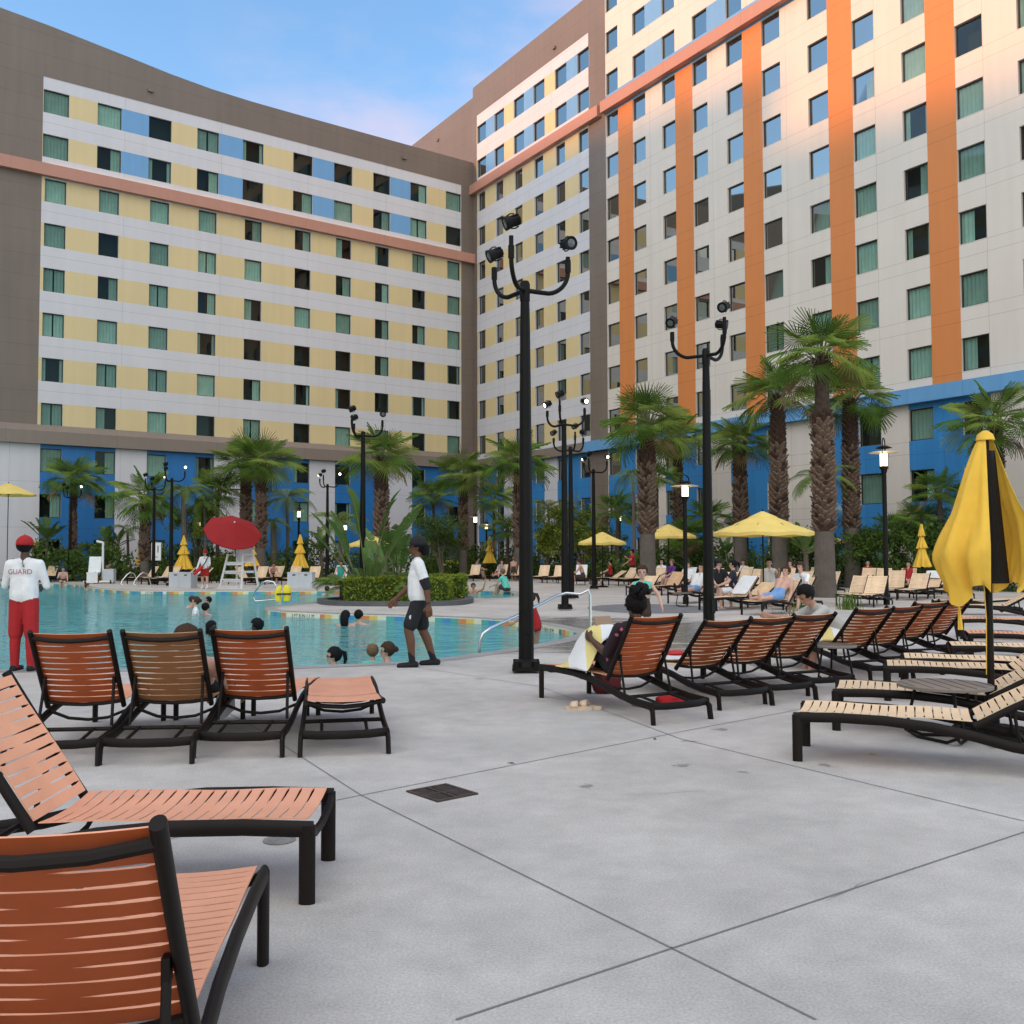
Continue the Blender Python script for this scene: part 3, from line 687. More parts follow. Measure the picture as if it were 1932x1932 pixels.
def lounger_proto(color,ang,name='sun_lounger'):
    r=thing(name,'lounger','sun lounger',(0,0,-50))
    zt=HZ
    # side rails: seat level, then sweeping down behind the hinge to the low rear
    def rail(s):
        y=s*HW
        return [(.0,y,zt-.03),(.30,y,zt-.018),(.62,y,zt-.02),(.92,y,zt-.045),(1.18,y*1.01,zt-.09),(1.42,y*1.03,zt-.145),(1.65,y*1.05,zt-.175),(1.86,y*1.06,zt-.185),(1.92,y*1.06,zt-.187)]
    mb=MB()
    for s in(-1,1): mb.tube(rail(s),.036,14,flat=.55)
    mb.tube([(.012,-HW,zt-.03),(.012,-HW*.6,zt-.075),(.012,0,zt-.085),(.012,HW*.6,zt-.075),(.012,HW,zt-.03)],.02,6)          # dipping bar at the foot
    mb.tube([(1.90,-HW*1.06,zt-.187),(1.945,-HW*.6,zt-.19),(1.96,0,zt-.19),(1.945,HW*.6,zt-.19),(1.90,HW*1.06,zt-.187)],.034,8,flat=.5)
    for x,z in((1.14,zt-.09),): mb.tube([(x,-HW,z+.02),(x,-HW*.5,z-.04),(x,0,z-.055),(x,HW*.5,z-.04),(x,HW,z+.02)],.013,6)
    mb.tube([(1.52,-HW*1.03,zt-.155),(1.52,HW*1.03,zt-.155)],.017,6)
    for s in(-1,1): mb.tube([(1.53,s*.17,zt-.15),(1.80,s*.17,zt-.18),(1.93,s*.17,zt-.19)],.013,6)
    part('frame',mb,m_alu,r,smooth=True)
    for s in(-1,1):
        mb=MB(); mb.tube([(.025,s*(HW+.0),zt-.012),(.025,s*HW,zt-.06),(.025,s*HW,.0)],.036,14,flat=.62,up=(1,0,0)); part('leg',mb,m_alu,r,smooth=True)
        mb=MB(); mb.tube([(1.80,s*HW*1.06,zt-.183),(1.885,s*HW*1.07,zt-.188),(1.93,s*HW*1.08,zt-.225),(1.945,s*HW*1.09,0)],.032,8,flat=.6); part('leg',mb,m_alu,r,smooth=True)
    seat=mk_sling('seat',HX-.05,.058,color,r); seat.location=(.03,0,zt+.012)
    # back
    ca,sa=math.cos(ang),math.sin(ang); H0=Vector((HX,0,zt-.005))
    B=Matrix.Translation(H0)@Matrix.Rotation(-ang,4,'Y')
    back=mk_sling('backrest',BL-.03,.054,color,r); back.matrix_local=B@Matrix.Translation((.015,0,.012))
    mb=MB(); w=HW-.012
    for s in(-1,1): mb.tube([(-.02,s*w,-.012),(BL*.5,s*w,-.014),(BL+.012,s*w,-.008)],.024,14,flat=.8,M=B)
    mb.tube([(BL-.045,-w,-.012),(BL-.05,-w*.5,-.04),(BL-.05,0,-.05),(BL-.05,w*.5,-.04),(BL-.045,w,-.012)],.018,8,M=B)
    mb.tube([(.03,-w,-.012),(.03,-w*.5,-.042),(.03,0,-.052),(.03,w*.5,-.042),(.03,w,-.012)],.015,8,M=B)
    part('back_frame',mb,m_alu,r,smooth=True)
    if ang>R(12):
        for s in(-1,1):
            p=B@Vector((BL*.36,s*(w-.03),-.03)); q=Vector((1.44+.06*(1-sa),s*HW*.9,zt-.145))
            if (q-p).length<.75:
                mb=MB(); mb.tube([p,q],.0125,6); mb.box(tuple(p),(.035,.02,.06)); part('strut',mb,m_alu,r)
    return r
LP={}
ANG={'up':R(57),'mid':R(46),'low':R(30),'flat':R(5)}
def lounger(foot,rear,color='tan',ang='up',label='',group='tan sun loungers on the far deck',off=0.0,L=LEN):
    """foot, rear: ground pixels (or points) of the middle of the two ends"""
    a=foot if isinstance(foot,Vector) else G(*foot); b=rear if isinstance(rear,Vector) else G(*rear)
    d=(b-a); rz=math.atan2(d.y,d.x); mid=(a+b)/2; loc=mid-Vector((math.cos(rz),math.sin(rz),0))*(L/2)
    k=(color,ang)
    if k not in LP: LP[k]=lounger_proto(color,ANG[ang])
    return place(LP[k],USED,loc,rz,label,group)
def lounger_at(px,py,deg,color='tan',ang='up',label='',group='tan sun loungers on the far deck'):
    c=G(px,py); u=Vector((math.cos(R(deg)),math.sin(R(deg)),0)); return lounger(c-u*.9,c+u*.9,color,ang,label,group)
def perp(a,b,s):     # foot midpoint from one leg and the axis
    u=(b-a).normalized(); return Vector((-u.y,u.x,0))*s
gl='orange strap loungers in the near left corner'
# row of four with their backs to the camera
def from_rear(pl,pr,label,color='peach',ang='up',group='loungers turned to the pool on the left',tilt=0):
    a=G(*pl); b=G(*pr); m=(a+b)/2; u=(b-a).normalized(); d=Vector((-u.y,u.x,0)); 
    if d.y<0: d=-d
    d=Matrix.Rotation(R(tilt),3,'Z')@d
    return lounger(m+d*LEN,m,color,ang,label,group)
from_rear((8,1448),(183,1444),'orange lounger cut by the left edge, standing behind the lifeguard with red trousers')
l2=from_rear((190,1443),(361,1440),'lounger with a browner back, occupied by a sunbather, between two orange ones','brown')
l3=from_rear((367,1430),(531,1428),'orange lounger facing the pool with a white towel over its side')
from_rear((566,1428),(733,1421),'orange lounger folded flat, right end of the row facing the pool','peach','flat')
# the two nearest
a=(G(583,1704)+G(635,1623))/2; u=Vector((-1,-.035,0)).normalized(); lounger(a,a+u*LEN,'peach','up','orange lounger seen from the side, foot end pointing right, near left corner',gl)
ft=G(503,1812); rr=Vector((.115,-1,0)).normalized(); sd=Vector((-rr.y,rr.x,0)); sd=sd if sd.x<0 else -sd
a=ft+sd*.31; lounger(a,a+rr*LEN,'peach','up','nearest orange lounger seen from behind in the bottom left corner',gl)
# right hand group with dark orange backs
gr='row of loungers with orange backs on the right'
RR=[((1232,1368),(1330,1353),'lounger occupied by a woman under a striped towel, beside the cream sandals','peach'),
 ((1357,1340),(1438,1331),'orange backed lounger just right of the reading woman, in front of the second floodlight pole','tan'),
 ((1443,1328),(1515,1320),'third orange backed lounger from the reading woman, white towel hanging beneath it','tan'),
 ((1524,1313),(1587,1297),'orange backed lounger next to the spiky grass, left of the man in grey','tan'),
 ((1642,1287),(1697,1280),'orange backed lounger just right of the man in the grey shirt','tan'),
 ((1699,1278),(1752,1270),'orange backed lounger overlapping the right side of the one by the grey shirted man','tan'),
 ((1751,1260),(1792,1255),'orange backed lounger, last but one before the closed yellow umbrella','tan'),
 ((1795,1250),(1832,1246),'orange backed lounger farthest right, partly behind the closed yellow umbrella','tan')]
RLOUNGE=[]
for i,(p,q,lb,co) in enumerate(RR):
    a=G(*p);b=G(*q); m=(a+b)/2
    d=(G(1025,1318)-G(1232,1368)); d.normalize()
    d=Matrix.Rotation(R((0,-3,-5,-6,-7,-8,-9,-10)[i]),3,'Z')@d
    n=Vector((d.y,-d.x,0)); m=a+n*.32
    RLOUNGE.append((m+d*LEN,m)); lounger(m+d*LEN,m,co,'mid' if i else 'up',lb,gr)
# cream loungers, low right, foot ends to the left
gc='cream loungers pointing left beside the closed umbrella'
d=(G(1515,1405.6)-G(1498,1436)).normalized(); ax=Vector((d.y,-d.x,0))
def cream(px,py,label,col='tan',rot=0,ang='low'):
    f=G(px,py)+d*.31; a2=Matrix.Rotation(R(rot),3,'Z')@ax; return lounger(f,f+a2*LEN,col,ang,label,gc)
cream(1498,1436,'nearest cream lounger with its back raised, right edge')
cream(1571,1378,'second cream lounger, behind the round side table',rot=1)
cream(1668,1322,'third cream lounger counted from the nearest, pole of the closed umbrella in front of it',rot=2)
cream(1702,1303,'fourth cream lounger counted from the nearest, below the orange backed row',rot=2)
cream(1793,1272,'fifth cream lounger counted from the nearest, at the right edge','tan',rot=3,ang='flat')
cream(1826,1242,'pinkish lounger with its legs in view behind the fifth cream one','peach',rot=4,ang='flat')
cream(1810,1206,'pinkish lounger under the hem of the closed yellow umbrella','peach',rot=4,ang='flat')
cream(1785,1172,'cream lounger end standing left under the closed yellow umbrella, behind the orange backs','tan',rot=6,ang='low')
cream(1762,1160,'cream lounger farther back behind the orange backs near the right edge','tan',rot=6,ang='flat')
# ---- far deck loungers: (px,py ground centre, heading of the raised end, colour, angle, label)
FL=[(52,1099,97,'tan','up','tan lounger half hidden by the lifeguard in red trousers'),
(92,1098,92,'tan','up','tan lounger behind the seated bather on the far left edge of the pool'),
(228,1093,68,'tan','up','tan lounger behind the white pool lift'),
(250,1092,68,'tan','up','tan lounger under the white notice board'),
(276,1101,55,'tan','up','tan lounger behind the steel pool ladder'),
(303,1102,55,'tan','up','tan lounger between the two floodlight poles on the left'),
(318,1103,60,'tan','up','tan lounger with a white towel, against the second left floodlight pole'),
(345,1099,28,'tan','mid','tan lounger seen edge on, just behind the white bins'),
(362,1100,28,'tan','mid','striped looking lounger seen edge on, left of the white shirted lifeguard'),
(376,1101,28,'tan','mid','tan lounger seen edge on, directly behind the white shirted lifeguard'),
(466,1103,150,'tan','up','tan lounger seen through the lifeguard chair'),
(488,1102,80,'tan','up','tan lounger to the right of the white lifeguard chair'),
(518,1101,75,'tan','up','tan lounger with the hunched sunbather on it'),
(553,1103,86,'tan','up','tan lounger left of the closed umbrella with two bins'),
(589,1103,84,'tan','up','tan lounger right of the closed umbrella with two bins'),
(642,1104,90,'tan','up','lounger covered by a white striped towel behind the woman in green'),
(842,1091,85,'tan','up','single tan lounger in front of the hedge right of the walking man'),
(893,1096,75,'tan','up','tan lounger with the bearded man in a grey shirt'),
(944,1096,72,'tan','up','tan lounger with the reclining woman behind the closed umbrella'),
(981,1096,70,'tan','up','tan lounger just left of the near floodlight pole'),
(1023,1099,72,'tan','up','empty tan lounger just right of the near floodlight pole'),
(1052,1100,72,'tan','up','empty tan lounger hidden partly by the paired floodlight poles'),
(1096,1103,80,'tan','up','lounger behind the shirtless man with a white towel on its back'),
(1152,1103,25,'tan','low','tan lounger with black bags under the left open umbrella'),
(1181,1104,45,'tan','mid','tan lounger left of the thick palm trunk'),
(1200,1105,45,'tan','mid','tan lounger tilted against the thick palm trunk'),
(1240,1112,70,'tan','up','tan lounger right behind the girl in the mint bikini'),
(1262,1122,48,'brown','mid','dark lounger seen from behind with a woman in purple'),
(1292,1118,58,'tan','up','lounger draped with a white towel behind the slim lantern post'),
(1308,1137,48,'tan','mid','cream lounger with a man lying with bare legs'),
(1382,1150,35,'tan','mid','lounger with the white towelled back beside the couple in navy shirts'),
(1420,1146,40,'tan','low','yellowish lounger lowered under the large open umbrella'),
(1462,1158,40,'tan','mid','yellowish lounger behind the man lying in blue shorts'),
(1422,1120,50,'tan','up','lounger behind the white towelled one under the large umbrella'),
(1496,1148,42,'tan','mid','cream lounger between the umbrella pole and the thickest palm trunk'),
(1584,1106,60,'tan','mid','tan lounger between the two thick palm trunks on the right'),
(1616,1141,55,'tan','mid','cream lounger with raised back, left of a touching pair'),
(1645,1143,55,'tan','mid','cream lounger with raised back, right of a touching pair'),
(1687,1128,58,'tan','up','cream lounger beside the slim lantern post on the right'),
(1712,1118,60,'tan','up','cream lounger of the woman near the grey cabana'),
(1727,1131,52,'tan','mid','cream lounger in front of the grey cabana'),
(1752,1127,48,'tan','mid','cream lounger in front of the small closed umbrella at the cabana')]
for q,(px,py,dg,an) in enumerate(((1340,1116,45,'up'),(1362,1124,44,'mid'),(1400,1110,50,'up'),(1478,1118,52,'up'),(1508,1122,50,'mid'),(1535,1112,55,'up'),(1560,1122,52,'mid'),(1636,1116,58,'up'),(1664,1117,58,'up'),(1775,1120,50,'up'),(1800,1131,48,'mid'),(1215,1122,60,'low'))):
    FL.append((px,py,dg,'tan',an,'tan lounger '+('behind the couple in navy shirts, left one','behind the couple in navy shirts, right one','in front of the white wall right of the second floodlight pole','just left of the tallest palm trunk','at the foot of the tallest palm trunk','between the two cabana side palms','right beside the tallest palm trunk','left of the slim lantern post','at the slim lantern post','left of the closed yellow umbrella canopy','touching the closed yellow umbrella canopy','by the girl in the mint bikini')[q]))
FLO={}
for px,py,dg,co,an,lb in FL: FLO[lb]=lounger_at(px,py,dg,co,an,lb)
# ================================================================ floodlight poles
m_lamp=emis('lit_floodlight',(1,.86,.62),5.0)
m_lens=mat('dark_glass_lens',(.10,.10,.10),.1)
def flood_proto(lit):
    r=thing('floodlight_pole','pole','floodlight pole',(0,0,-50)); H=4.98
    mb=MB(); mb.lathe([(.098,.05),(.096,.6),(.085,2),(.066,4.4),(.058,H-.18)],20); mb.lathe([(.066,H-.2),(.066,H+.02),(.05,H+.06)],16)
    part('pole',mb,m_blackp,r,smooth=True)
    mb=MB(); mb.box((0,0,.055),(.36,.36,.05)); mb.lathe([(.17,.08),(.15,.14),(.112,.16),(.10,.17)],20)
    for sx in(-1,1):
        for sy in(-1,1): mb.box((sx*.13,sy*.13,.10),(.075,.075,.10))
    part('base',mb,m_blackp,r)
    mb=MB(); mb.box((0,-.098,.62),(.10,.012,.26)); mb.ball((0,-.105,.73),.012); mb.ball((0,-.105,.51),.012); part('access_panel',mb,m_blackp,r)
    for i,(a,hh) in enumerate(((135,.48),(252,.60),(8,.52))):
        c,s=math.cos(R(a)),math.sin(R(a)); pth=[]
        for t in range(9):
            q=t/8*PI/2; pth.append(((.31+.26*math.sin(q))*c,(.31+.26*math.sin(q))*s,H-.06+.26*(1-math.cos(q))-.03*(1-t/8)))
        pth=[(.0,0,H-.06)]+pth+[(.57*c,.57*s,H+hh-.12)]
        mb=MB(); mb.tube(pth,.030,10); mb.lathe([(.039,H+.20),(.039,H+.36)],10,M=Matrix.Translation((.57*c,.57*s,0))); ar=part('arm',mb,m_blackp,r,smooth=True)
        # head: short tapered can on a yoke, aimed outward and down
        aim=R((195,190,-60)[i]); tilt=R((26,22,10)[i])
        Mh=Matrix.Translation((.57*c,.57*s,H+hh+.06))@Matrix.Rotation(aim,4,'Z')@Matrix.Rotation(tilt,4,'Y')@Matrix.Rotation(PI/2,4,'Y')@Matrix.Scale(.74,4)
        mb=MB(); mb.lathe([(.045,-.17),(.075,-.15),(.085,-.05),(.105,.03),(.122,.11),(.122,.125),(.105,.115)],16,M=Mh)
        for q in range(8): mb.box((.088*math.cos(q*PI/4),.088*math.sin(q*PI/4),-.08),(.02,.02,.14),rz=q*PI/4,M=Mh)
        hd=part('floodlight',mb,m_blackp,ar,smooth=True)
        mb=MB(); mb.lathe([(.104,.112),(.001,.122)],16,M=Mh); part('lens',mb,m_lamp if i in lit else m_lens,hd) if False else part('lens',mb,m_lamp if i in lit else m_lens,ar)
        mb=MB(); yk=Mh@Matrix.Rotation(PI/2,4,'X'); mb.tube([(.13*math.cos(q*PI/6),.13*math.sin(q*PI/6),0) for q in range(-1,8)],.012,6,M=Mh@Matrix.Translation((0,0,-.03))@Matrix.Rotation(PI/2,4,'X')); part('yoke',mb,m_blackp,ar)
    return r
fp={0:flood_proto(()),1:flood_proto((0,2)),2:flood_proto((0,1,2))}
gp='black poles with three floodlights'
for px,py,k,rz,lb,sc_ in [(993,1268,0,0,'nearest black pole with three unlit floodlights, rising over the pool corner',1.0),
 (1338,1211,0,40,'black pole with three unlit floodlights behind the orange backed loungers',1.0),
 (1066,1151,1,4,'black pole with two lit floodlights, taller of the pair right of the nearest pole',1.02),
 (1078,1130,0,30,'black pole with dark floodlights close behind the right one with lit lamps',1.02),
 (1121,1112,1,-6,'black pole with a small lit lamp in front of the brown pier',1.02),
 (131,1097,2,0,'lit floodlight pole beside the leftmost palm',1.0),
 (289,1103,2,-12,'lit floodlight pole left of a close pair, behind the ladder rails',1.0),
 (322,1106,2,6,'lit floodlight pole right of a close pair, left of the white bins',1.05),
 (617,1104,1,8,'floodlight pole before a white wall strip, left of the island plants',1.0),
 (684,1136,0,-8,'dark floodlight pole growing out of the planted island',1.08)]:
    place(fp[k],USED,G(px,py),R(rz),lb,gp,sc_)
# ================================================================ lantern posts
m_lant=emis('lit_lantern_glass',(1,.80,.50),1.7)
m_disc=mat('cream_lamp_disc',(.55,.47,.36),.5)
def lantern_proto():
    r=thing('lantern_post','lantern','lamp post',(0,0,-50)); H=4.35
    mb=MB(); mb.lathe([(.09,0),(.09,.25),(.066,.3),(.062,H-.62),(.085,H-.6),(.085,H-.5)],14); part('pole',mb,m_blackp,r,smooth=True)
    mb=MB(); mb.lathe([(.105,H-.5),(.105,H-.06)],14); part('lantern_glass',mb,m_lant,r,smooth=True)
    mb=MB()
    for q in range(4): mb.box((.11*math.cos(q*PI/2),.11*math.sin(q*PI/2),H-.28),(.02,.02,.46))
    mb.lathe([(.115,H-.51),(.115,H-.42)],14); mb.tube([(.16*math.cos(q*PI/8),0,H+.18+.2*math.sin(q*PI/8)) for q in range(9)],.017,6); mb.tube([(.16,0,H+.19),(.16,0,H-.05)],.017,6); mb.tube([(-.16,0,H+.19),(-.16,0,H-.05)],.017,6)
    mb.lathe([(.15,H+.08),(.24,H+.1),(.1,H+.16)],14); part('bracket',mb,m_blackp,r)
    mb=MB(); mb.lathe([(.10,H),(.30,H-.005),(.42,H-.03),(.42,H-.04),(.30,H-.02),(.10,H-.02)],24); part('shade_disc',mb,m_disc,r,smooth=True)
    return r
lp=lantern_proto(); glp='lantern posts with a disc shade'
for px,base,top,lb in [(1673,1141,840,'tall lantern post among the cream loungers right of the thick palms'),(1294,1140,906,'lantern post just left of the second floodlight pole'),(563,1092,956,'lantern post behind the closed umbrella with two bins'),
 (651,1088,985,'small lantern post left of the island plants'),(897,1090,969,'lantern post right of the walking man, in front of the taupe corner'),(918,1086,984,'lantern post behind the closed umbrella near the floodlight pole'),
 (1170,1091,966,'lantern post above the gap between two open umbrellas'),(374,1092,978,'lantern post tangled in the foliage left of the red umbrella'),(1571,1098,945,'lantern post hidden behind the thickest palm trunk')]:
    p=G(px,base); h=(1046-top)/F*p.y+1.5; place(lp,USED,p,rnd.random()*3,lb,glp,(1,1,h/4.55))
# ================================================================ umbrellas
def open_umbrella(loc,rad,h,label,m=None,group='open yellow umbrellas',tilt=(0,0),rz=0,pole_h=None,name='umbrella',white=False,tiers=True):
    m=m or m_yfab; t=thing(name,label,'umbrella',loc,rz,group)
    T=Matrix.Translation((0,0,h))@Euler((tilt[0],tilt[1],0)).to_matrix().to_4x4()
    n=8; prof=[(.03,.0),(.34,-.145),(.36,-.15)] if tiers else [(.03,0)]
    mb=MB()
    def ring(r,z,sag=0):
        vs=[]
        for q in range(n*4):
            th=2*PI*q/(n*4); k=abs((q%4)-2)/2; rr=rad*r*(.945+.055*k*k+0) ; vs.append((rr*math.cos(th),rr*math.sin(th),z-sag*(1-k)))
        return vs
    def surf(rs):
        o=len(mb.v); k=n*4
        for r_,z_,s_ in rs: mb.v+= [tuple(T@Vector(p)) for p in ring(r_,z_,s_)]
        for i in range(len(rs)-1):
            for q in range(k):
                a=o+i*k+q; b=o+i*k+(q+1)%k; mb.f.append([a,a+k,b+k,b]); mb.m.append(0)
    H=rad*.42
    if tiers:
        surf([(.02,0,0),(.12,-H*.10,.005),(.28,-H*.27,.012),(.285,-H*.31,.015)])
        surf([(.24,-H*.26,0),(.45,-H*.47,.02),(.58,-H*.60,.03),(.585,-H*.63,.03)])
        surf([(.55,-H*.60,.02),(.8,-H*.81,.03),(1,-H,.04),(1.0,-H-.10,.04)])
    else: surf([(.01,0,0),(.4,-H*.36,.01),(.8,-H*.78,.02),(1,-H,.03),(1,-H-.04,.03)])
    o=part('canopy',mb,m,t,smooth=55)
    mb=MB(); mb.tube([(0,0,.0),(0,0,h-.02)] if not any(tilt) else [(0,0,0),tuple(T@Vector((0,0,-H*.9))),tuple(T@Vector((0,0,.02)))],.022,10); part('pole',mb,m_wplast if white else m_alu,t,smooth=True)
    for q in range(n):
        th=2*PI*(q)/n; c,s=math.cos(th),math.sin(th); mb=MB()
        mb.tube([T@Vector((.03*c,.03*s,-.03)),T@Vector((rad*.97*c,rad*.97*s,-H-.015))],.010,5); mb.tube([T@Vector((.03*c,.03*s,-H*1.05)),T@Vector((rad*.5*c,rad*.5*s,-H*.56))],.008,5)
        part('rib',mb,m_wplast if white else m_alu,t)
    mb=MB(); mb.lathe([(.035,-.02),(.03,.03),(.012,.06)],8,M=T); part('finial',mb,m_alu if not white else m_wplast,t)
    if not white:
        mb=MB(); mb.lathe([(.26,0),(.26,.06),(.05,.09),(.04,.3)],20); part('base',mb,m_blackp,t)
    return t
def closed_umbrella(loc,h,hem,label,tiers=3,group='closed yellow umbrellas',rad=.27,rz=0,seed=0):
    t=thing('umbrella',label,'umbrella',loc,rz,group); rd=random.Random(seed)
    mb=MB(); n=48; 
    L=h-hem; bounds=[1.0,.72,.44,0] if tiers==3 else [1,0]
    for k in range(len(bounds)-1):
        z1=hem+L*bounds[k]; z0=hem+L*bounds[k+1]; r1=.035+(rad*.62)*(1-bounds[k]) - (.02 if k else 0); r0=.05+(rad*.9)*(1-bounds[k+1])
        rows=6; o=len(mb.v); ph=rd.random()*6
        for i in range(rows+1):
            f=i/rows; z=z1+(z0-z1)*f; r=r1+(r0-r1)*f
            for q in range(n):
                th=2*PI*q/n; rr=r*(1+(.10+.14*f)*math.sin(8*th+ph)+.05*math.sin(19*th+ph*2)*f)
                mb.v.append((rr*math.cos(th),rr*math.sin(th),z+ (.02*math.sin(8*th+ph+1) if i==rows else 0)))
        for i in range(rows):
            for q in range(n):
                a=o+i*n+q;b=o+i*n+(q+1)%n; mb.f.append([a,a+n,b+n,b]); mb.m.append(0)
    part('canopy',mb,m_yfab2,t,smooth=70)
    mb=MB(); mb.tube([(0,0,0),(0,0,h+.03)],.022,8); mb.ball((0,0,h+.06),.035); part('pole',mb,m_alu,t,smooth=True)
    mb=MB()
    for q in range(8): 
        c,s=math.cos(q*PI/4),math.sin(q*PI/4); mb.tube([(.05*c,.05*s,h-.1),(rad*.5*c,rad*.5*s,hem-.12)],.011,4)
    part('ribs',mb,m_alu,t)
    mb=MB(); mb.lathe([(.26,0),(.26,.06),(.05,.09),(.04,.3)],20); part('base',mb,m_blackp,t)
    return t
def umb(px,py,top,hem,label,halfw,seed=0):
    p=G(px,py); k=p.y/F; return closed_umbrella(p,(1046-top)*k+1.5,(1046-hem)*k+1.5,label,rad=halfw*k/1.1,seed=seed)
umb(346,1098,1008,1072,'closed golden umbrella above the left pair of white bins',17,1)
umb(264,1093,1019,1062,'slim closed umbrella beside the white notice board',8,2)
umb(475,1100,1018,1066,'closed golden umbrella half behind the white lifeguard chair',13,3)
umb(566,1101,1007,1070,'closed golden umbrella standing between two tan loungers with bins in front',15,4)
umb(924,1092,1011,1062,'closed golden umbrella left of the nearest floodlight pole',12,5)
umb(872,1089,1030,1058,'distant closed umbrella just behind the walking man',6,6)
umb(1741,1121,991,1072,'closed tiered umbrella in front of the grey cabana',14,7)
umb(66,1095,1016,1062,'closed umbrella right behind the head of the lifeguard in the red cap',8,8)
def oumb(px,py,top,edge,halfw,label,rz=0):
    p=G(px,py); k=p.y/F; rad=halfw*k; h=(1046-top)*k+1.5; return open_umbrella(p,rad,h,label,rz=rz)
oumb(1137,1108,1004,1027,47,'open yellow umbrella left of the thick palm trunk',.2)
oumb(1262,1106,990,1022,53,'open yellow umbrella right behind the thick palm trunk',.0)
oumb(1441,1140,966,1014,94,'largest open yellow umbrella, in the middle of the right hand deck',.39)
oumb(1544,1103,1001,1028,52,'open yellow umbrella half behind the two thick palm trunks',.1)
oumb(700,1103,1008,1029,44,'open yellow umbrella seen through the island leaves',.3)
p=AT(16,921,54); open_umbrella(Vector((p.x,p.y,0)),1.5,p.z+.28,'open pale yellow umbrella just entering at the left edge',tiers=False)
# red lifeguard umbrella on the chair
p=G(452,1111); k=p.y/F
ru=open_umbrella(Vector((p.x-.25,p.y,1.45)),1.28,(1046-984)*k+.05,'red tilted umbrella above the white lifeguard chair',m_redfab,None,(R(38),R(6)),PI/8,white=True,tiers=False)
# big closed umbrella at the right edge: canvas hangs open over its dark ribs
def big_closed():
    loc=GY(1864,8.05); t=thing('umbrella','large closed yellow umbrella at the right edge showing its dark ribs','umbrella',loc,0,'closed yellow umbrellas')
    k=loc.y/F; zt=(1046-826)*k+1.5; zb=(1046-1112)*k+1.5
    mb=MB(); rows=26; n=64; gap0,gap1=R(-108),R(-38)   # opening towards the camera
    for i in range(rows+1):
        f=i/rows; z=zt-.02+(zb-zt)*f
        for q in range(n+1):
            u=q/n; th=gap1+(2*PI-(gap1-gap0))*u
            base=.06+.40*f**.85 if f<.75 else .06+.40*.75**.85-.10*(f-.75)
            if f>.45: base*=1+.10*math.sin((f-.45)*9)
            fold=1+.16*f**.5*math.sin(9*th+2.5*f)+.07*math.sin(17*th-4*f)*f
            nx=mnoise.noise(Vector((math.cos(th)*1.4,math.sin(th)*1.4,f*3.0)))
            r=base*fold*(1+.30*nx*f)
            zz=z+(.10*mnoise.noise(Vector((th*1.3,f*2,4)))-.05*math.cos(th-PI)) * f
            if i==rows: zz+=.07*math.sin(5*th)
            mb.v.append((r*math.cos(th)*(.97 if math.cos(th)<0 else .80),r*math.sin(th)*.78,zz))
    for i in range(rows):
        for q in range(n):
            a=i*(n+1)+q; mb.f.append([a,a+n+1,a+n+2,a+1]); mb.m.append(0)
    mb.lathe([(.075,zt-.03),(.06,zt+.02),(.02,zt+.05)],16); mb.m[-1]=0
    part('canopy',mb,m_yfab2,t,smooth=80)
    mb=MB()
    for q in range(10):
        th=R(-122+q*11); r0=.05; mb.tube([(r0*math.cos(th),r0*math.sin(th),zt-.12),(.14*math.cos(th),.14*math.sin(th)*.8,zb+.04)],.020,6)
    part('ribs',mb,m_alu,t)
    mb=MB(); mb.tube([(0,0,0),(0,0,zt+.04)],.028,12); part('pole',mb,m_alu,t,smooth=True)
    mb=MB(); mb.tube([(-.06,-.04,zb+.05),(-.05,-.05,zb-.25),(-.06,-.05,zb-.7)],.004,4); mb.tube([(-.26,0,zb),(-.25,0,zb-.33)],.004,4); mb.tube([(-.25,0,zb-.1),(-.24,0,zb-.34)],[.006,.022],5); part('cord',mb,m_yfab2,t)
    mb=MB(); mb.lathe([(.3,0),(.3,.07),(.06,.1),(.045,.42)],24); part('base',mb,m_blackp,t)
    return t
big_closed()
# ================================================================ tables
def side_table(loc,label,r=.30,h=.46,rz=0,group='round side tables'):
    t=thing('side_table',label,'side table',loc,rz,group); mb=MB(); mb.lathe([(r-.02,h-.02),(r,h-.015),(r,h+.005),(r-.01,h+.01)],32)
    for q in range(7):
        x=-r+.05+q*(2*r-.1)/6; y=math.sqrt(max(0,(r-.012)**2-x*x)); mb.box((x,0,h+.0115),(.004,2*y,.002),1)
    part('table_top',mb,[m_table,m_alu],t,smooth=True)
    for q in range(3):
        a=q*2*PI/3+.4; b=a+2*PI/3; c,s=math.cos(a),math.sin(a); c2,s2=math.cos(b),math.sin(b); mb=MB()
        mb.tube([(r*.62*c,r*.62*s,h-.02),(r*.75*c,r*.75*s,h*.5),(r*.86*c,r*.86*s,.05),(r*.82*c+.06*(c2-c),r*.82*s+.06*(s2-s),.015),(r*.8*c2-.06*(c2-c),r*.8*s2-.06*(s2-s),.015),(r*.78*c2,r*.78*s2,.06)],.013,8); part('leg',mb,m_alu,t,smooth=True)
    return t
side_table(GY(1777,7.92),'round taupe side table in front of the closed yellow umbrella',.36,.44)
side_table(G(1574,1285),'small round side table among the orange backed loungers by the man in grey',.26,.42,1.0)
side_table(G(1290,1145),'low side table near the bare legged man on the cream lounger',.25,.4,.4)
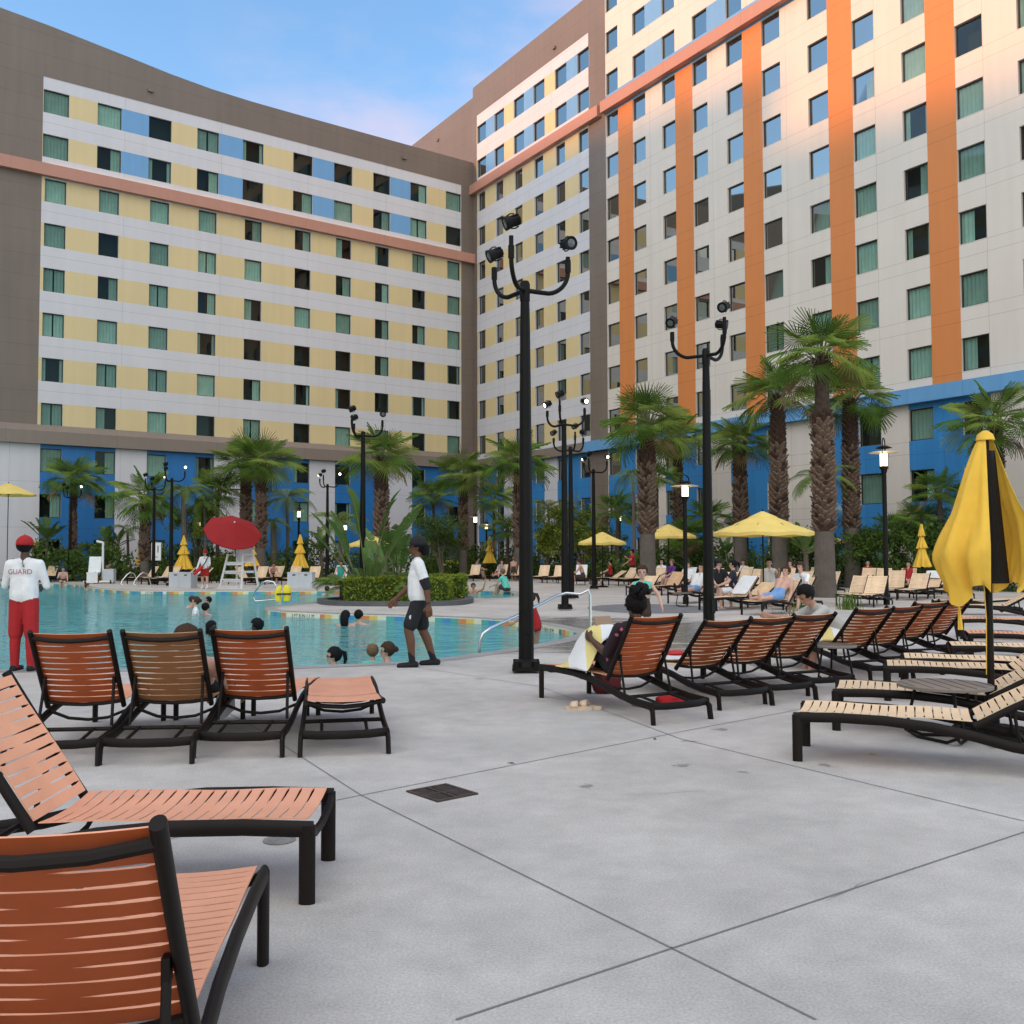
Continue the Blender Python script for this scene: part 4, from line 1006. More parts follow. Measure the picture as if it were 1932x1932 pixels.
# ================================================================ bins, chair, lift, rails, ladder
def bin_(loc,rz,label):
    t=thing('towel_bin',label,'bin',loc,rz,'white towel bins'); mb=MB(); mb.box((0,0,.34),(.58,.5,.68)); mb.box((0,0,.70),(.61,.53,.05)); part('body',mb,m_gplast,t); mb=MB(); mb.box((0,-.255,.60),(.14,.02,.05)); part('slot',mb,m_black,t); mb=MB(); mb.box((0,0,.02),(.5,.42,.04)); part('plinth',mb,m_black,t); return t
bin_(G(333,1109),.12,'white bin left of a pair under the closed umbrella by the lifeguard'); bin_(G(356,1109.5),-.3,'white bin right of a pair under the closed umbrella by the lifeguard')
bin_(G(556,1109.5),.05,'white bin left of the dark umbrella pole on the far deck'); bin_(G(580,1109.5),-.1,'white bin right of the dark umbrella pole on the far deck')
def guard_chair(loc,rz):
    t=thing('lifeguard_chair','tall white wooden lifeguard chair at the far pool edge','lifeguard chair',loc,rz); W=.52
    for s in(-1,1):
        for y,y2 in((-.62,-.3),(.55,.32)):
            mb=MB(); mb.tube([(s*(W+.1),y,0),(s*W*.82,y2,1.55 if y<0 else 1.75)],.05,4); part('leg',mb,m_wplast,t)
        mb=MB(); mb.box((s*W*.86,.05,1.52),(.09,.75,.04)); mb.box((s*W*.88,.0,.75),(.04,.8,.1)); part('armrest',mb,m_wplast,t)
    for z,y in((.08,-.62),(.42,-.53),(.78,-.45)):
        mb=MB(); mb.box((0,y,z),(1.04-z*.15,.16,.045)); mb.box((0,y-.0,z-.07),(1.02-z*.15,.03,.1)); part('step',mb,m_wplast,t)
    mb=MB(); mb.box((0,0,1.18),(.86,.7,.05)); mb.box((0,-.36,1.12),(.86,.04,.14)); part('seat',mb,m_wplast,t)
    mb=MB(); B=Matrix.Translation((0,.32,1.2))@Matrix.Rotation(R(-12),4,'X')
    for q in range(6): mb.box((-.36+q*.145,0,.42),(.13,.03,.84+.06*math.sin((q+.5)/6*PI)),M=B)
    mb.box((0,.03,.3),(.84,.03,.09),M=B); part('backrest',mb,m_wplast,t)
    mb=MB(); mb.box((0,0,.02),(1.5,1.5,.04)); part('platform',mb,m_wplast,t)
    return t
guard_chair(G(452,1110)+Vector((0,0,0)),R(-24))
def pool_lift(loc,rz):
    t=thing('pool_lift','white wheeled pool lift with a sloped seat at the far left deck','pool lift',loc,rz)
    mb=MB(); B=Matrix.Translation((-.25,-.1,.62))@Matrix.Rotation(R(-14),4,'X'); mb.box((0,0,.42),(.62,.06,.86),M=B); part('backrest',mb,m_wplast,t)
    mb=MB(); mb.box((-.25,-.32,.58),(.6,.42,.06)); mb.box((-.25,-.5,.30),(.55,.05,.5)); part('seat',mb,m_wplast,t)
    mb=MB(); mb.box((.5,0,.42),(.55,.55,.72)); part('counterweight',mb,m_gplast,t)
    mb=MB(); mb.tube([(.12,.1,.1),(.12,.1,2.25)],.06,8); mb.tube([(.12,.1,2.2),(-.22,.1,2.28)],.06,8); part('mast',mb,m_wplast,t)
    mb=MB(); mb.box((0,0,.13),(1.5,.7,.06)); part('frame',mb,m_steel,t)
    for x in(-.65,.65):
        for y in(-.32,.32):
            mb=MB(); mb.lathe([(.09,-.03),(.1,0),(.09,.03)],12,M=Matrix.Translation((x,y,.1))@Matrix.Rotation(PI/2,4,'Y')); part('wheel',mb,m_black,t)
    return t
pool_lift(G(188,1101),R(8))
def rail(name,label,cat,pts,r=.024,m=None,group=None):
    o=part(name,MB().tube(pts,r,10),m or m_steel,smooth=True); return tag(o,label,cat,group)
# entry handrail beside the nearest pole
b1=G(1114,1210); y1=b1.y; s1=b1
top=AT(1112,1127,y1); 
a0=G(905,1222,-.9)
pA=AT(907,1207,G(905,1226).y-.15)
rail('handrail','steel handrail running down into the pool behind the nearest floodlight pole','handrail',
 [Vector((s1.x,s1.y,0)),Vector((s1.x,s1.y,.80)),Vector((s1.x-.03,s1.y+.0,.88)),AT(1095,1121,y1),AT(1068,1119,y1),AT(1050,1124,y1-.1),AT(985,1157,y1-.9),AT(925,1185,y1-1.5),AT(911,1196,y1-1.6),AT(905,1209,y1-1.6),AT(904,1235,y1-1.6),AT(904,1262,y1-1.6)],.024)
Yp=G(541,1138).y
rail('handrail','looped steel grab rail on the tip of the peninsula','handrail',[AT(527,1141,Yp),AT(527,1136,Yp),AT(522,1131,Yp),AT(500,1133,Yp+.2),AT(482,1134,Yp+.2),AT(477,1126,Yp+.2),AT(482,1115,Yp+.1),AT(495,1099,Yp),AT(505,1096,Yp),AT(516,1098,Yp),AT(522,1106,Yp),AT(525,1118,Yp),AT(530,1141,Yp)],.026)
Yl=G(250,1108).y
for dx,l in((0,'left steel ladder rail at the far pool edge'),(24,'right steel ladder rail at the far pool edge')):
    rail('ladder_rail',l,'ladder rail',[AT(x+dx,y,Yl+q) for x,y,q in((232,1105,-.9),(228,1102,-.9),(230,1096,-.8),(240,1084,-.5),(246,1080,-.4),(253,1082,-.2),(258,1092,0),(262,1108,0))],.028,None,'ladder rails')
# yellow rescue float at the grab rail
p=G(535,1139); t=thing('rescue_float','yellow foam rescue float standing at the looped grab rail','rescue float',p,.3)
mb=MB(); mb.tube([(-.16,0,.08),(-.17,0,.3),(-.14,0,.46),(-.08,0,.54)],[.09,.105,.09,.05],10,flat=.6); mb.tube([(.1,0,.08),(.11,0,.34),(.1,0,.5),(.08,0,.58)],[.10,.13,.12,.05],10,flat=.6); part('foam',mb,m_yel,t,smooth=True)
mb=MB(); mb.box((0,-.07,.3),(.44,.03,.05)); part('strap',mb,m_black,t)
# notice board
p=G(294,1100); t=thing('notice_board','white notice board with two black figures on the far deck','sign',p,0); mb=MB(); mb.box((0,0,1.72),(.52,.03,.98)); part('panel',mb,m_wplast,t); mb=MB(); mb.tube([(-.0,.03,0),(0,.03,1.3)],.025,6); part('post',mb,m_alu,t)
mb=MB()
for x in(-.1,.1):
    mb.ball((x,-.02,2.0),(.035,.006,.035)); mb.box((x,-.018,1.86),(.05,.006,.2)); mb.box((x-.02,-.018,1.72),(.018,.006,.14)); mb.box((x+.02,-.018,1.72),(.018,.006,.14))
mb.box((0,-.018,1.42),(.2,.006,.03)); part('pictogram',mb,m_black,t)
# beach ball in an orange cup
p=G(181,1101); t=thing('beach_ball','blue and white ball resting on an orange bucket at the far pool edge','ball',p+Vector((0,0,.40)),0)
mb=MB(); mb.ball((0,0,.16),.2,0,16,10); 
for i,f in enumerate(mb.f): mb.m[i]=0 if (i%16)//3%2 else 1
part('ball',mb,[m_wplast,mat('blue_vinyl',(.01,.05,.30),.4)],t,smooth=True)
mb=MB(); mb.lathe([(.12,0),(.17,.36),(.16,.36),(.11,.02)],16); tag(part('bucket',mb,mat('orange_plastic',(.75,.2,.03),.5),smooth=True,loc=p),'orange bucket under the blue and white ball','bucket')
# drains and lids
def drain():
    q=[G(775,1493),G(850,1479),G(897,1500),G(813,1516)]; c=sum(q,Vector())/4; u=(q[1]-q[0]).normalized(); 
    t=thing('floor_drain','square dark iron grate set in the deck near the middle','drain',c,math.atan2(u.y,u.x)); S=(q[1]-q[0]).length; S2=(q[2]-q[1]).length
    mb=MB(); 
    for s in(-1,1): mb.box((0,s*(S2/2-.012),.004),(S,.024,.012)); mb.box((s*(S/2-.012),0,.004),(.024,S2-.05,.012))
    mb.box((0,0,.004),(.02,S2-.05,.011)); mb.box((0,0,.0035),(S-.05,.02,.010)); 
    n=16
    for i in range(n): 
        for sx in(-1,1): mb.box((sx*S/4,-S2/2+.03+(S2-.06)*(i+.5)/n,.003),(S/2-.05,.010,.009))
    part('grate',mb,mat('rusty_iron',(.05,.032,.024),.7,var=.4,scale=20),t); mb=MB(); mb.box((0,0,.0015),(S-.02,S2-.02,.002)); part('sump',mb,m_black,t)
drain()
for px,py,l,r in((527,1586,'round steel cleanout lid on the deck below the orange lounger',.085),(1211,1332,'round brown cleanout lid under the lounger of the reading woman',.10)):
    mb=MB(); mb.lathe([(r,.001),(r,.006),(r*.8,.006),(r*.78,.004),(r*.2,.004),(r*.18,.007),(.001,.007)],24); tag(part('cleanout_lid',mb,mat('worn_steel',(.22,.2,.18),.5,var=.3,scale=30),loc=G(px,py)),l,'drain lid')
# grey cabanas
def cabana(px,py,wd,ht,label,rz):
    p=G(px,py); t=thing('cabana',label,'cabana',p,rz); T_=.18
    mb=MB(); mb.box((-wd/2,0,ht/2),(T_,1.9,ht)); mb.box((wd/2,0,ht/2),(T_,1.9,ht)); mb.box((0,.86,ht/2),(wd-T_,T_,ht)); part('wall',mb,m_grey,t)
    mb=MB(); mb.box((0,0,ht+.06),(wd+T_+.02,1.98,.12)); part('roof',mb,m_grey,t)
    mb=MB(); mb.box((0,-.85,ht*.36),(wd-T_,.14,ht*.10)); part('counter',mb,mat('lime_counter',(.55,.55,.05),.5),t)
    mb=MB(); mb.box((0,.70,ht*.62),(wd*.34,.04,ht*.18)); part('screen',mb,m_black,t); return t
cabana(1527,1093,2.1,2.5,'grey cabana half hidden by the thick palm trunks',R(-30)); cabana(1717,1098,2.9,2.45,'grey cabana behind the small closed umbrella on the right',R(-24))
cabana(838,1084,2.4,2.6,'distant grey cabana behind the dark tree',R(10))
# sandals
def sandal(loc,rz,label):
    t=thing('sandal',label,'sandal',loc,rz,'cream slide sandals'); mb=MB(); o=[]; 
    for q in range(20):
        th=2*PI*q/20; x=.135*math.cos(th); y=.048*math.sin(th)*(1+.15*math.cos(th)); o.append((x,y))
    k=20; mb.add([(x,y,.0) for x,y in o]+[(x*1.0,y,.03) for x,y in o],[tuple(range(k,2*k))]+[(i,(i+1)%k,k+(i+1)%k,k+i) for i in range(k)]); part('sole',mb,mat('cream_rubber',(.62,.46,.33),.6),t)
    mb=MB(); vs=[];fs=[]
    for i in range(9):
        a=PI*i/8; vs+= [(.0+.01*math.sin(a),.05*math.cos(a),.028+.055*math.sin(a)),(.085-.01*math.sin(a),.046*math.cos(a),.028+.04*math.sin(a))]
    for i in range(8): fs.append((2*i,2*i+1,2*i+3,2*i+2))
    mb.add(vs,fs); o=part('strap',mb,bpy.data.materials['cream_rubber'],t,smooth=True); s=o.modifiers.new('t','SOLIDIFY'); s.thickness=.008
    return t
sandal(G(1092,1339),R(172),'cream slide sandal, left of a pair on the deck by the reading woman'); sandal(G(1110,1337),R(160),'cream slide sandal, right of a pair on the deck by the reading woman')
sandal(G(1475,1196),R(20),'white slipper beside the steel handrail post') if False else None
# bags and towels
def cloth(name,label,cat,pts,m,th=.012,parent=None):
    """pts: grid rows of points"""
    mb=MB(); r=len(pts); c=len(pts[0]); mb.add([p for row in pts for p in row],[(i*c+j,i*c+j+1,(i+1)*c+j+1,(i+1)*c+j) for i in range(r-1) for j in range(c-1)])
    o=part(name,mb,m,parent,smooth=True); s=o.modifiers.new('t','SOLIDIFY'); s.thickness=th; ss=o.modifiers.new('s','SUBSURF'); ss.levels=1; ss.render_levels=1
    return tag(o,label,cat) if label else o
def lump(name,label,cat,loc,size,m,seed=0,rz=0):
    bm=bmesh.new(); bmesh.ops.create_icosphere(bm,subdivisions=3,radius=1)
    for v in bm.verts:
        n=mnoise.noise(v.co*1.7+Vector((seed*3.1,0,0))); v.co*=1+.28*n; v.co=Vector((v.co.x*size[0],v.co.y*size[1],max(v.co.z*size[2]+size[2]*.8,0)))
    for f in bm.faces: f.smooth=True
    me=bpy.data.meshes.new(name); bm.to_mesh(me); bm.free(); me.materials.append(m); o=link(name,me,None,loc,rz); return tag(o,label,cat)
lump('bag','dark red bag lying under the lounger of the reading woman','bag',G(1143,1307),(.20,.12,.13),mat('maroon_cloth',(.11,.010,.014),.9),1,.5)
lump('cloth_bundle','bright red cloth under the rear frame of the reading woman lounger','cloth',G(1264,1330),(.15,.10,.06),mat('red_cloth',(.46,.012,.016),.9),2)
# towel hung over the side of the third left lounger
M3=l3.matrix_basis
rows=[]
for i in range(9):
    f=i/8; row=[]
    for j in range(6):
        x=.55+.13*j
        if f<.45: y=-.05-.28*f/.45; z=HZ+.03+.008*math.sin(j*2+i)
        else: y=-.34-.015*math.sin(j*1.7); z=HZ+.025-.24*(f-.45)/.55
        row.append(M3@Vector((x+.02*math.sin(i*1.3),y,z)))
    rows.append(row)
cloth('towel','white towel hanging over the side of the orange lounger facing the pool','towel',rows,m_towel)
a,b=RLOUNGE[2]; uu=(b-a).normalized(); nn=Vector((-uu.y,uu.x,0))
def on_l(a,b,x,y,z): 
    u=(b-a).normalized(); n=Vector((-u.y,u.x,0)); return a+u*x+n*y+Vector((0,0,z))
cloth('towel','white towel drooping under the third orange backed lounger','towel',[[on_l(a,b,x,y,HZ+.02-.16*(i/4)**1.5*(1 if abs(y)>.2 else .3)) for y in(-.31,-.2,-.05,.1,.25,.33)] for i,x in enumerate((.55,.72,.9,1.05,1.15))],m_towel)
a,b=RLOUNGE[1]
cloth('towel','white folded towel on the seat of the second orange backed lounger','towel',[[on_l(a,b,x,y,HZ+.03) for y in(-.25,-.1,.1,.25)] for x in(.5,.7,.9,1.0)],m_towel,.03)
lump('swimwear','small red swimsuit on the white folded towel','clothing',on_l(a,b,.75,.05,HZ+.055),(.12,.09,.03),m_red,5)
for lb_,lab in (('lounger draped with a white towel behind the slim lantern post','white towel draped over the raised back beside the slim lantern post'),('lounger with the white towelled back beside the couple in navy shirts','white towel spread on the raised back next to the couple in navy shirts'),('lounger covered by a white striped towel behind the woman in green','striped white towel covering the lounger back behind the woman in green'),('lounger behind the shirtless man with a white towel on its back','white towel on the raised back behind the shirtless man'),('striped looking lounger seen edge on, left of the white shirted lifeguard','white towel over an edge on lounger left of the white shirted lifeguard'),('cream lounger in front of the small closed umbrella at the cabana','small white towel on the top of a lounger back near the cabana')):
    o=FLO[lb_]; Mx=o.matrix_basis; ang=ANG['mid'] if ('navy' in lb_ or 'edge on' in lb_ or 'cabana' in lb_) else ANG['up']
    ca,sa=math.cos(ang),math.sin(ang); k0=.02 if 'small' not in lab else .5
    rows=[[Mx@Vector((HX+ca*t-sa*.03,y,HZ+.02+sa*t+ca*.03+.006*math.sin(y*30+t*5))) for y in(-.29,-.15,0,.15,.29)] for t in(k0*.7,.25 if k0<.1 else .5,.5,.68,.73)]
    rows.append([Mx@Vector((HX+ca*.66+sa*.05,y,HZ+.02+sa*.66-.06)) for y in(-.29,-.15,0,.15,.29)])
    cloth('towel',lab,'towel',rows,m_towel)
cloth('towel','crumpled white towel on a low lounger between the left floodlight poles','towel',[[FLO['tan lounger with a white towel, against the second left floodlight pole'].matrix_basis@Vector((x,y,HZ+.05+.03*math.sin(x*9+y*11))) for y in(-.3,-.1,.1,.3)] for x in(.2,.4,.6,.8,1.0)],m_towel)

for i,(px,py,l,c) in enumerate(((1645,1424,'small yellow fallen leaf on the deck under the nearest cream lounger','yellow_leaf'),(1236,1395,'small brown fallen leaf near the crossing of two deck joints','brown_leaf'),(965,1441,'dark fallen leaf above the floor drain','brown_leaf'))):
    mb=MB(); mb.add([(-.035,0,.004),(0,-.012,.010),(.04,.003,.005),(0,.014,.012)],[(0,1,2),(0,2,3)]); m_=bpy.data.materials.get(c) or mat(c,(.42,.33,.10) if c[0]=='y' else (.08,.05,.03),.8); tag(part('fallen_leaf',mb,m_,None,loc=G(px,py),rz=i*1.3),l,'leaf')
# ================================================================ plants
def leafm(name,c,tr=.22): return mat(name,c,.5,var=.25,scale=1.3,trans=tr,spec=.15,obj_rand=.15)
lf1=leafm('fan_palm_green',(.085,.16,.020)); lf2=leafm('fan_palm_light',(.19,.26,.045)); lf3=leafm('dry_palm_leaf',(.20,.14,.06))
lfe=leafm('feather_palm_green',(.12,.19,.035)); lban=leafm('paddle_leaf_green',(.10,.18,.045)); lshr=leafm('shrub_dark_green',(.06,.105,.022)); lhed=leafm('hedge_green',(.14,.20,.025)); ltree=leafm('tree_green',(.11,.17,.03)); lhed2=leafm('hedge_yellow_green',(.26,.29,.035))
m_bark=mat('palm_boot_bark',(.065,.04,.028),.9,var=.45,scale=7,bump=.7,bscale=25); m_boot=mat('cut_palm_boot',(.155,.10,.068),.9,var=.35,scale=9); m_boot2=mat('old_palm_boot',(.06,.03,.019),.9,var=.4,scale=9)
m_trunk=mat('smooth_palm_trunk',(.115,.092,.074),.9,var=.25,scale=2,bump=.5,bscale=14); m_stem=mat('green_stem',(.13,.14,.05),.7,var=.2); m_wood=mat('thin_wood',(.12,.095,.07),.9,var=.3,scale=6)
def fan_leaf(mb,M,R_,rd,mi,n=30,droop=.25):
    sp=R(rd.uniform(118,138))
    for i in range(n):
        a=-sp+2*sp*i/(n-1); ln=R_*(1-.28*(abs(a)/sp)**2)*rd.uniform(.86,1.08); da=sp/n*.74
        dr=droop*(.5+rd.random()*.8); pts=[]
        for t,wd in((.04,.5),(.48,.88),(.74,.40),(1.0,.04)):
            r=ln*t; z=-dr*ln*max(0,t-.45)**1.6*1.8-.05*ln*abs(math.sin(a))
            w=r*math.tan(da)*wd if t<.6 else ln*.55*math.tan(da)*wd*1.05
            c,s=math.cos(a),math.sin(a); pts.append(((r*c-w*s,r*s+w*c,z-.02*ln*t),(r*c+w*s,r*s-w*c,z-.02*ln*t),(r*c,r*s,z+.025*ln*min(t,.6))))
        vs=[p for tr in pts for p in tr]; fs=[]
        for k in range(3):
            b=3*k; fs+= [(b,b+3,b+5,b+2),(b+2,b+5,b+4,b+1)]
        mb.add(vs,fs,mi,M)
def fan_crown(seed,n=34,R_=.95,pet=.95,mats=None,low=-38,bright=.3):
    rd=random.Random(seed); mb=MB(); az=rd.random()*6
    for i in range(n):
        az+=2.39996+rd.uniform(-.25,.25); f=i/(n-1)
        el=R(84+(low-84)*f**.85+rd.uniform(-9,9)); L=pet*rd.uniform(.75,1.15)*(.75+.35*math.sin(f*PI*.8)); rr=R_*rd.uniform(.8,1.08)
        ca,sa=math.cos(az),math.sin(az); d=Vector((math.cos(el)*ca,math.cos(el)*sa,math.sin(el)))
        mid=d*L*.5+Vector((0,0,.10*L)); end=d*L-Vector((0,0,.06*L))
        mb.tube([(0.05*ca,.05*sa,-.15-.2*f),mid,end],[.028,.020,.013],4,1)
        # blade: local x = outward direction, tipped down a bit more than the petiole
        el2=el-R(10+rd.random()*22); x=Vector((math.cos(el2)*ca,math.cos(el2)*sa,math.sin(el2))); y=Vector((-sa,ca,0)); y=(Matrix.Rotation(rd.uniform(-.5,.5),3,x)@y); z=x.cross(y)
        M=Matrix(((x.x,y.x,z.x,end.x),(x.y,y.y,z.y,end.y),(x.z,y.z,z.z,end.z),(0,0,0,1)))
        mi=0 if rd.random()>bright else 2
        if f>.93 and rd.random()<.4: mi=3
        fan_leaf(mb,M,rr,rd,mi,droop=.05+.30*f)
    return mb.mesh('crown',[lf1,m_stem,lf2,lf3])
CROWNS=[fan_crown(s,n,low=l,bright=b) for s,n,l,b in((1,27,-34,.42),(2,25,-28,.55),(5,29,-42,.4))]
SCROWN=[fan_crown(s,22,.85,.8,low=-20,bright=b) for s,b in((11,.15),(12,.5))]
def fan_palm(loc,h,r0,label,cr=1.0,smooth_h=1.6,boots=True,variant=0,seed=0,group='fan palms round the pool',lean=(0,0),small=False,bare=0):
    r0*=.86; t=thing('fan_palm',label,'palm tree',loc,0,group); rd=random.Random(seed); mb=MB(); pts=[];rs=[]
    for i in range(9):
        f=i/8; pts.append((lean[0]*f*f,lean[1]*f*f,h*f)); rs.append(r0*(1.08-.12*f if f<.2 else 1.0-.10*f)*(.72 if f>.96 else 1))
    P=lambda z: Vector((lean[0]*(z/h)**2,lean[1]*(z/h)**2,z))
    if boots:
        k=smooth_h/h; 
        mb.tube([P(z) for z in(0,smooth_h*.3,smooth_h)],[r0*1.12,r0*.98,r0*.90],18,0); mb.tube([P(smooth_h-.05)]+[P(smooth_h+(h-smooth_h)*q/6) for q in range(1,7)],[r0*.86]+[r0*(.84-.28*(q/6)**2) for q in range(1,7)],12,1)
        step=.105; nz=int((h-smooth_h)/step); per=7
        for i in range(nz):
            z=smooth_h+.02+i*step; f=(z-smooth_h)/(h-smooth_h); rr=r0*(.86-.28*f*f)
            if bare and abs(f-.80)<bare: continue
            for q in range(per):
                if rd.random()<.04: continue
                th=2*PI*(q+.5*(i%2))/per+i*.10+rd.uniform(-.12,.12); w=2.15*rr*math.sin(PI/per)*rd.uniform(.8,1.05); ln=rd.uniform(.13,.22)*(1+.3*f); out=rd.uniform(.45,.85)*ln*(.7+.5*(1-f)); c,s=math.cos(th),math.sin(th)
                def Q(rad,tan,zz): return P(z)+Vector((rad*c-tan*s,rad*s+tan*c,zz))
                vs=[Q(rr*.93,-w/2,-.04),Q(rr*.93,w/2,-.04),Q(rr+out,w*.20,ln*.75),Q(rr+out,-w*.20,ln*.75),Q(rr*.93,-w*.35,ln*.5),Q(rr*.93,w*.35,ln*.5),Q(rr+out*.93,w*.17,ln*.80+.035),Q(rr+out*.93,-w*.17,ln*.80+.035)]
                mi=3 if (f>.62 or rd.random()<.25) else 2
                mb.add(vs,[(0,1,2,3),(3,2,6,7),(7,6,5,4),(0,3,7,4),(1,5,6,2)],mi)
    else: mb.tube(pts,rs,12,1)
    part('trunk',mb,[m_trunk,m_bark,m_boot,m_boot2],t)
    c=link('crown',(SCROWN if small else CROWNS)[variant],t,P(h)); c.scale=(cr*.93,)*3; c.rotation_euler=(rd.uniform(-.06,.06),rd.uniform(-.06,.06),rd.random()*6.28)
    return t
def fpx(px,Y,cy,r0,label,cr=1.0,sm=1.6,var=0,seed=0,**k):
    p=GY(px,Y); h=(1046-cy)/F*Y+1.5; return fan_palm(p,h,r0,label,cr,sm,True,var,seed,**k)
fpx(1556,33.5,672,.42,'tallest thick fan palm in the middle of the right hand group',1.22,2.25,0,1,bare=.12)
fpx(1471,42,748,.40,'thick fan palm immediately left of the tallest one, bushy brown boots',1.3,2.5,1,2)
fpx(1608,43,752,.40,'thick fan palm immediately right of the tallest one',1.3,2.6,2,3)
fpx(1222,39,800,.38,'thick fan palm beside the girl in the mint bikini',1.25,2.3,2,4)
fpx(1281,56,832,.33,'slimmer fan palm standing behind the second floodlight pole on its left',1.35,2.4,1,5)
fpx(1398,47,838,.38,'fan palm rising out of the largest open umbrella, shorter than its neighbours',1.15,2.3,0,6)
fpx(1884,40,800,.33,'fan palm cut by the right edge above the closed umbrella',1.25,2.0,2,7)
fpx(719,50,862,.42,'fan palm right behind the island with the dark floodlight pole',1.30,1.7,0,8)
fpx(492,55,872,.34,'right one of two fan palms with crossing crowns above the red umbrella',1.38,1.9,1,9)
fpx(463,58,872,.36,'left one of two fan palms with crossing crowns above the red umbrella',1.38,1.9,2,10)
fpx(874,60,898,.30,'fan palm before the taupe inner corner of the hotel',1.35,1.8,1,11)
fpx(978,57,872,.32,'fan palm whose trunk touches the nearest floodlight pole',1.35,1.9,0,12)
fpx(137,60,905,.22,'leftmost fan palm, with a thin trunk in front of the blue base',1.25,.8,0,13)
fpx(273,56,938,.30,'fan palm leaning over the left pair of floodlight poles',1.25,1.2,2,14)
def spx(px,Y,cy,label,cr=1.0,var=0,seed=0,r0=.13):
    p=GY(px,Y); h=(1046-cy)/F*Y+1.5; return fan_palm(p,h,r0,label,cr,1,False,var,seed,'small fan palms in the back beds',small=True)
spx(818,66,942,'small dark fan palm left of the taupe inner corner',1.35,0,21); spx(932,68,945,'small dark fan palm right of the taupe inner corner',1.35,0,22)
spx(958,60,1003,'low fan palm just left of the nearest floodlight pole',1.2,1,23); spx(1166,54,968,'small fan palm behind the lantern between open umbrellas',1.1,0,24)
spx(1338,52,985,'small fan palm between the second floodlight pole and a white wall',1.15,0,25); spx(1775,41,935,'small fan palm left of the closed yellow umbrella',1.0,0,26)
spx(1690,43,1012,'low fan palm behind the slim lantern post on the right',1.0,0,27); spx(1735,42,995,'low fan palm behind the right grey cabana',1.05,0,28); spx(410,58,930,'mid height fan palm left of the crossing crowns',1.35,1,29); spx(1240,54,905,'thin fan palm to the right of the girl palm trunk',1.0,0,30)
spx(1300,50,1020,'low bushy palm behind the open umbrella of the thick trunk',1.1,0,31)
# ---- feather palms
def frond(mb,M,L,rd,mi,nl=26,arch=1.0,lw=.03,ll=.42):
    pts=[]; 
    for i in range(9):
        f=i/8; pts.append(Vector((L*f*(1-.16*arch*f),0,L*(.55*f-.75*arch*f*f))))
    mb.tube(pts,[.02*(1-.8*i/8)+.004 for i in range(9)],4,1,M=M)
    for i in range(nl):
        f=.14+.86*i/(nl-1); k=f*8; a=int(min(k,7.999)); p=pts[a].lerp(pts[a+1],k-a); d=(pts[a+1]-pts[a]).normalized(); l=ll*L*.5*(math.sin(min(1,f*1.15)*PI*.86)+.25)*rd.uniform(.85,1.1)
        for s in(-1,1):
            o=Vector((d.x*.55,s*.85,d.z*.55-.22)).normalized(); e=p+o*l-Vector((0,0,.28*l)); m_=p+o*l*.5; u=d*lw
            mb.add([p-u*.5,p+u*.5,m_+u*.6,m_-u*.6,e],[(0,1,2,3),(3,2,4)],mi,M)
def feather_crown(seed,n=15,L=2.2,mi0=0,arch=1.0):
    rd=random.Random(seed); mb=MB(); az=0
    for i in range(n):
        az+=2.39996+rd.uniform(-.3,.3); tl=R(rd.uniform(5,75)*(i/n)**.7*-1+48)
        M=Matrix.Rotation(az,4,'Z')@Matrix.Rotation(-tl+R(20),4,'Y'); frond(mb,M,L*rd.uniform(.8,1.1),rd,0 if rd.random()<.7 else 2,arch=arch)
    return mb.mesh('crown',[lfe,m_stem,lf2])
FC=[feather_crown(1),feather_crown(2,12,2.0,arch=1.35),feather_crown(3,22,1.6,arch=.8)]
def feather(px,Y,cy,label,cr=1,var=0,seed=0,r=.09,group='feather leaved palms'):
    p=GY(px,Y); h=max(.15,(1046-cy)/F*Y+1.5); t=thing('feather_palm',label,'palm tree',p,0,group); mb=MB(); mb.tube([(0,0,0),(.05,.03,h*.5),(0,0,h)],[r*1.3,r,r*.8],8); part('trunk',mb,m_trunk,t,smooth=True)
    c=link('crown',FC[var],t,(0,0,h)); c.scale=(cr*.93,)*3; c.rotation_euler=(0,0,seed*1.7); return t
feather(345,56,925,'feather palm behind the right floodlight pole on the left',1.15,1,1,.16); feather(385,57,955,'drooping feather palm left of the red umbrella',1.0,1,2); feather(541,60,940,'slender feather palm right of the crossing fan palms',1.15,0,3,.1); feather(515,59,985,'shaggy feather palm left of the lantern above the bins',.9,1,4,.2)
feather(1195,51,898,'feather palm with yellowing fronds left of the thick palm trunk',.95,1,5); feather(1548,42,905,'feather palm glimpsed between the tallest palms against the white wall',.9,0,6); feather(640,54,985,'feather palm with a long frond left of the island plants',1.0,0,7); feather(1035,62,960,'feather palm right of the nearest floodlight pole',.9,0,8); feather(1090,58,985,'thin feather palm behind the paired floodlight poles',.8,0,9); feather(180,62,1035,'feathery palm clump right of the leftmost floodlight pole',1.0,2,10); feather(240,63,1000,'slim palm before the white wall strip left of the ladder',.7,0,11)
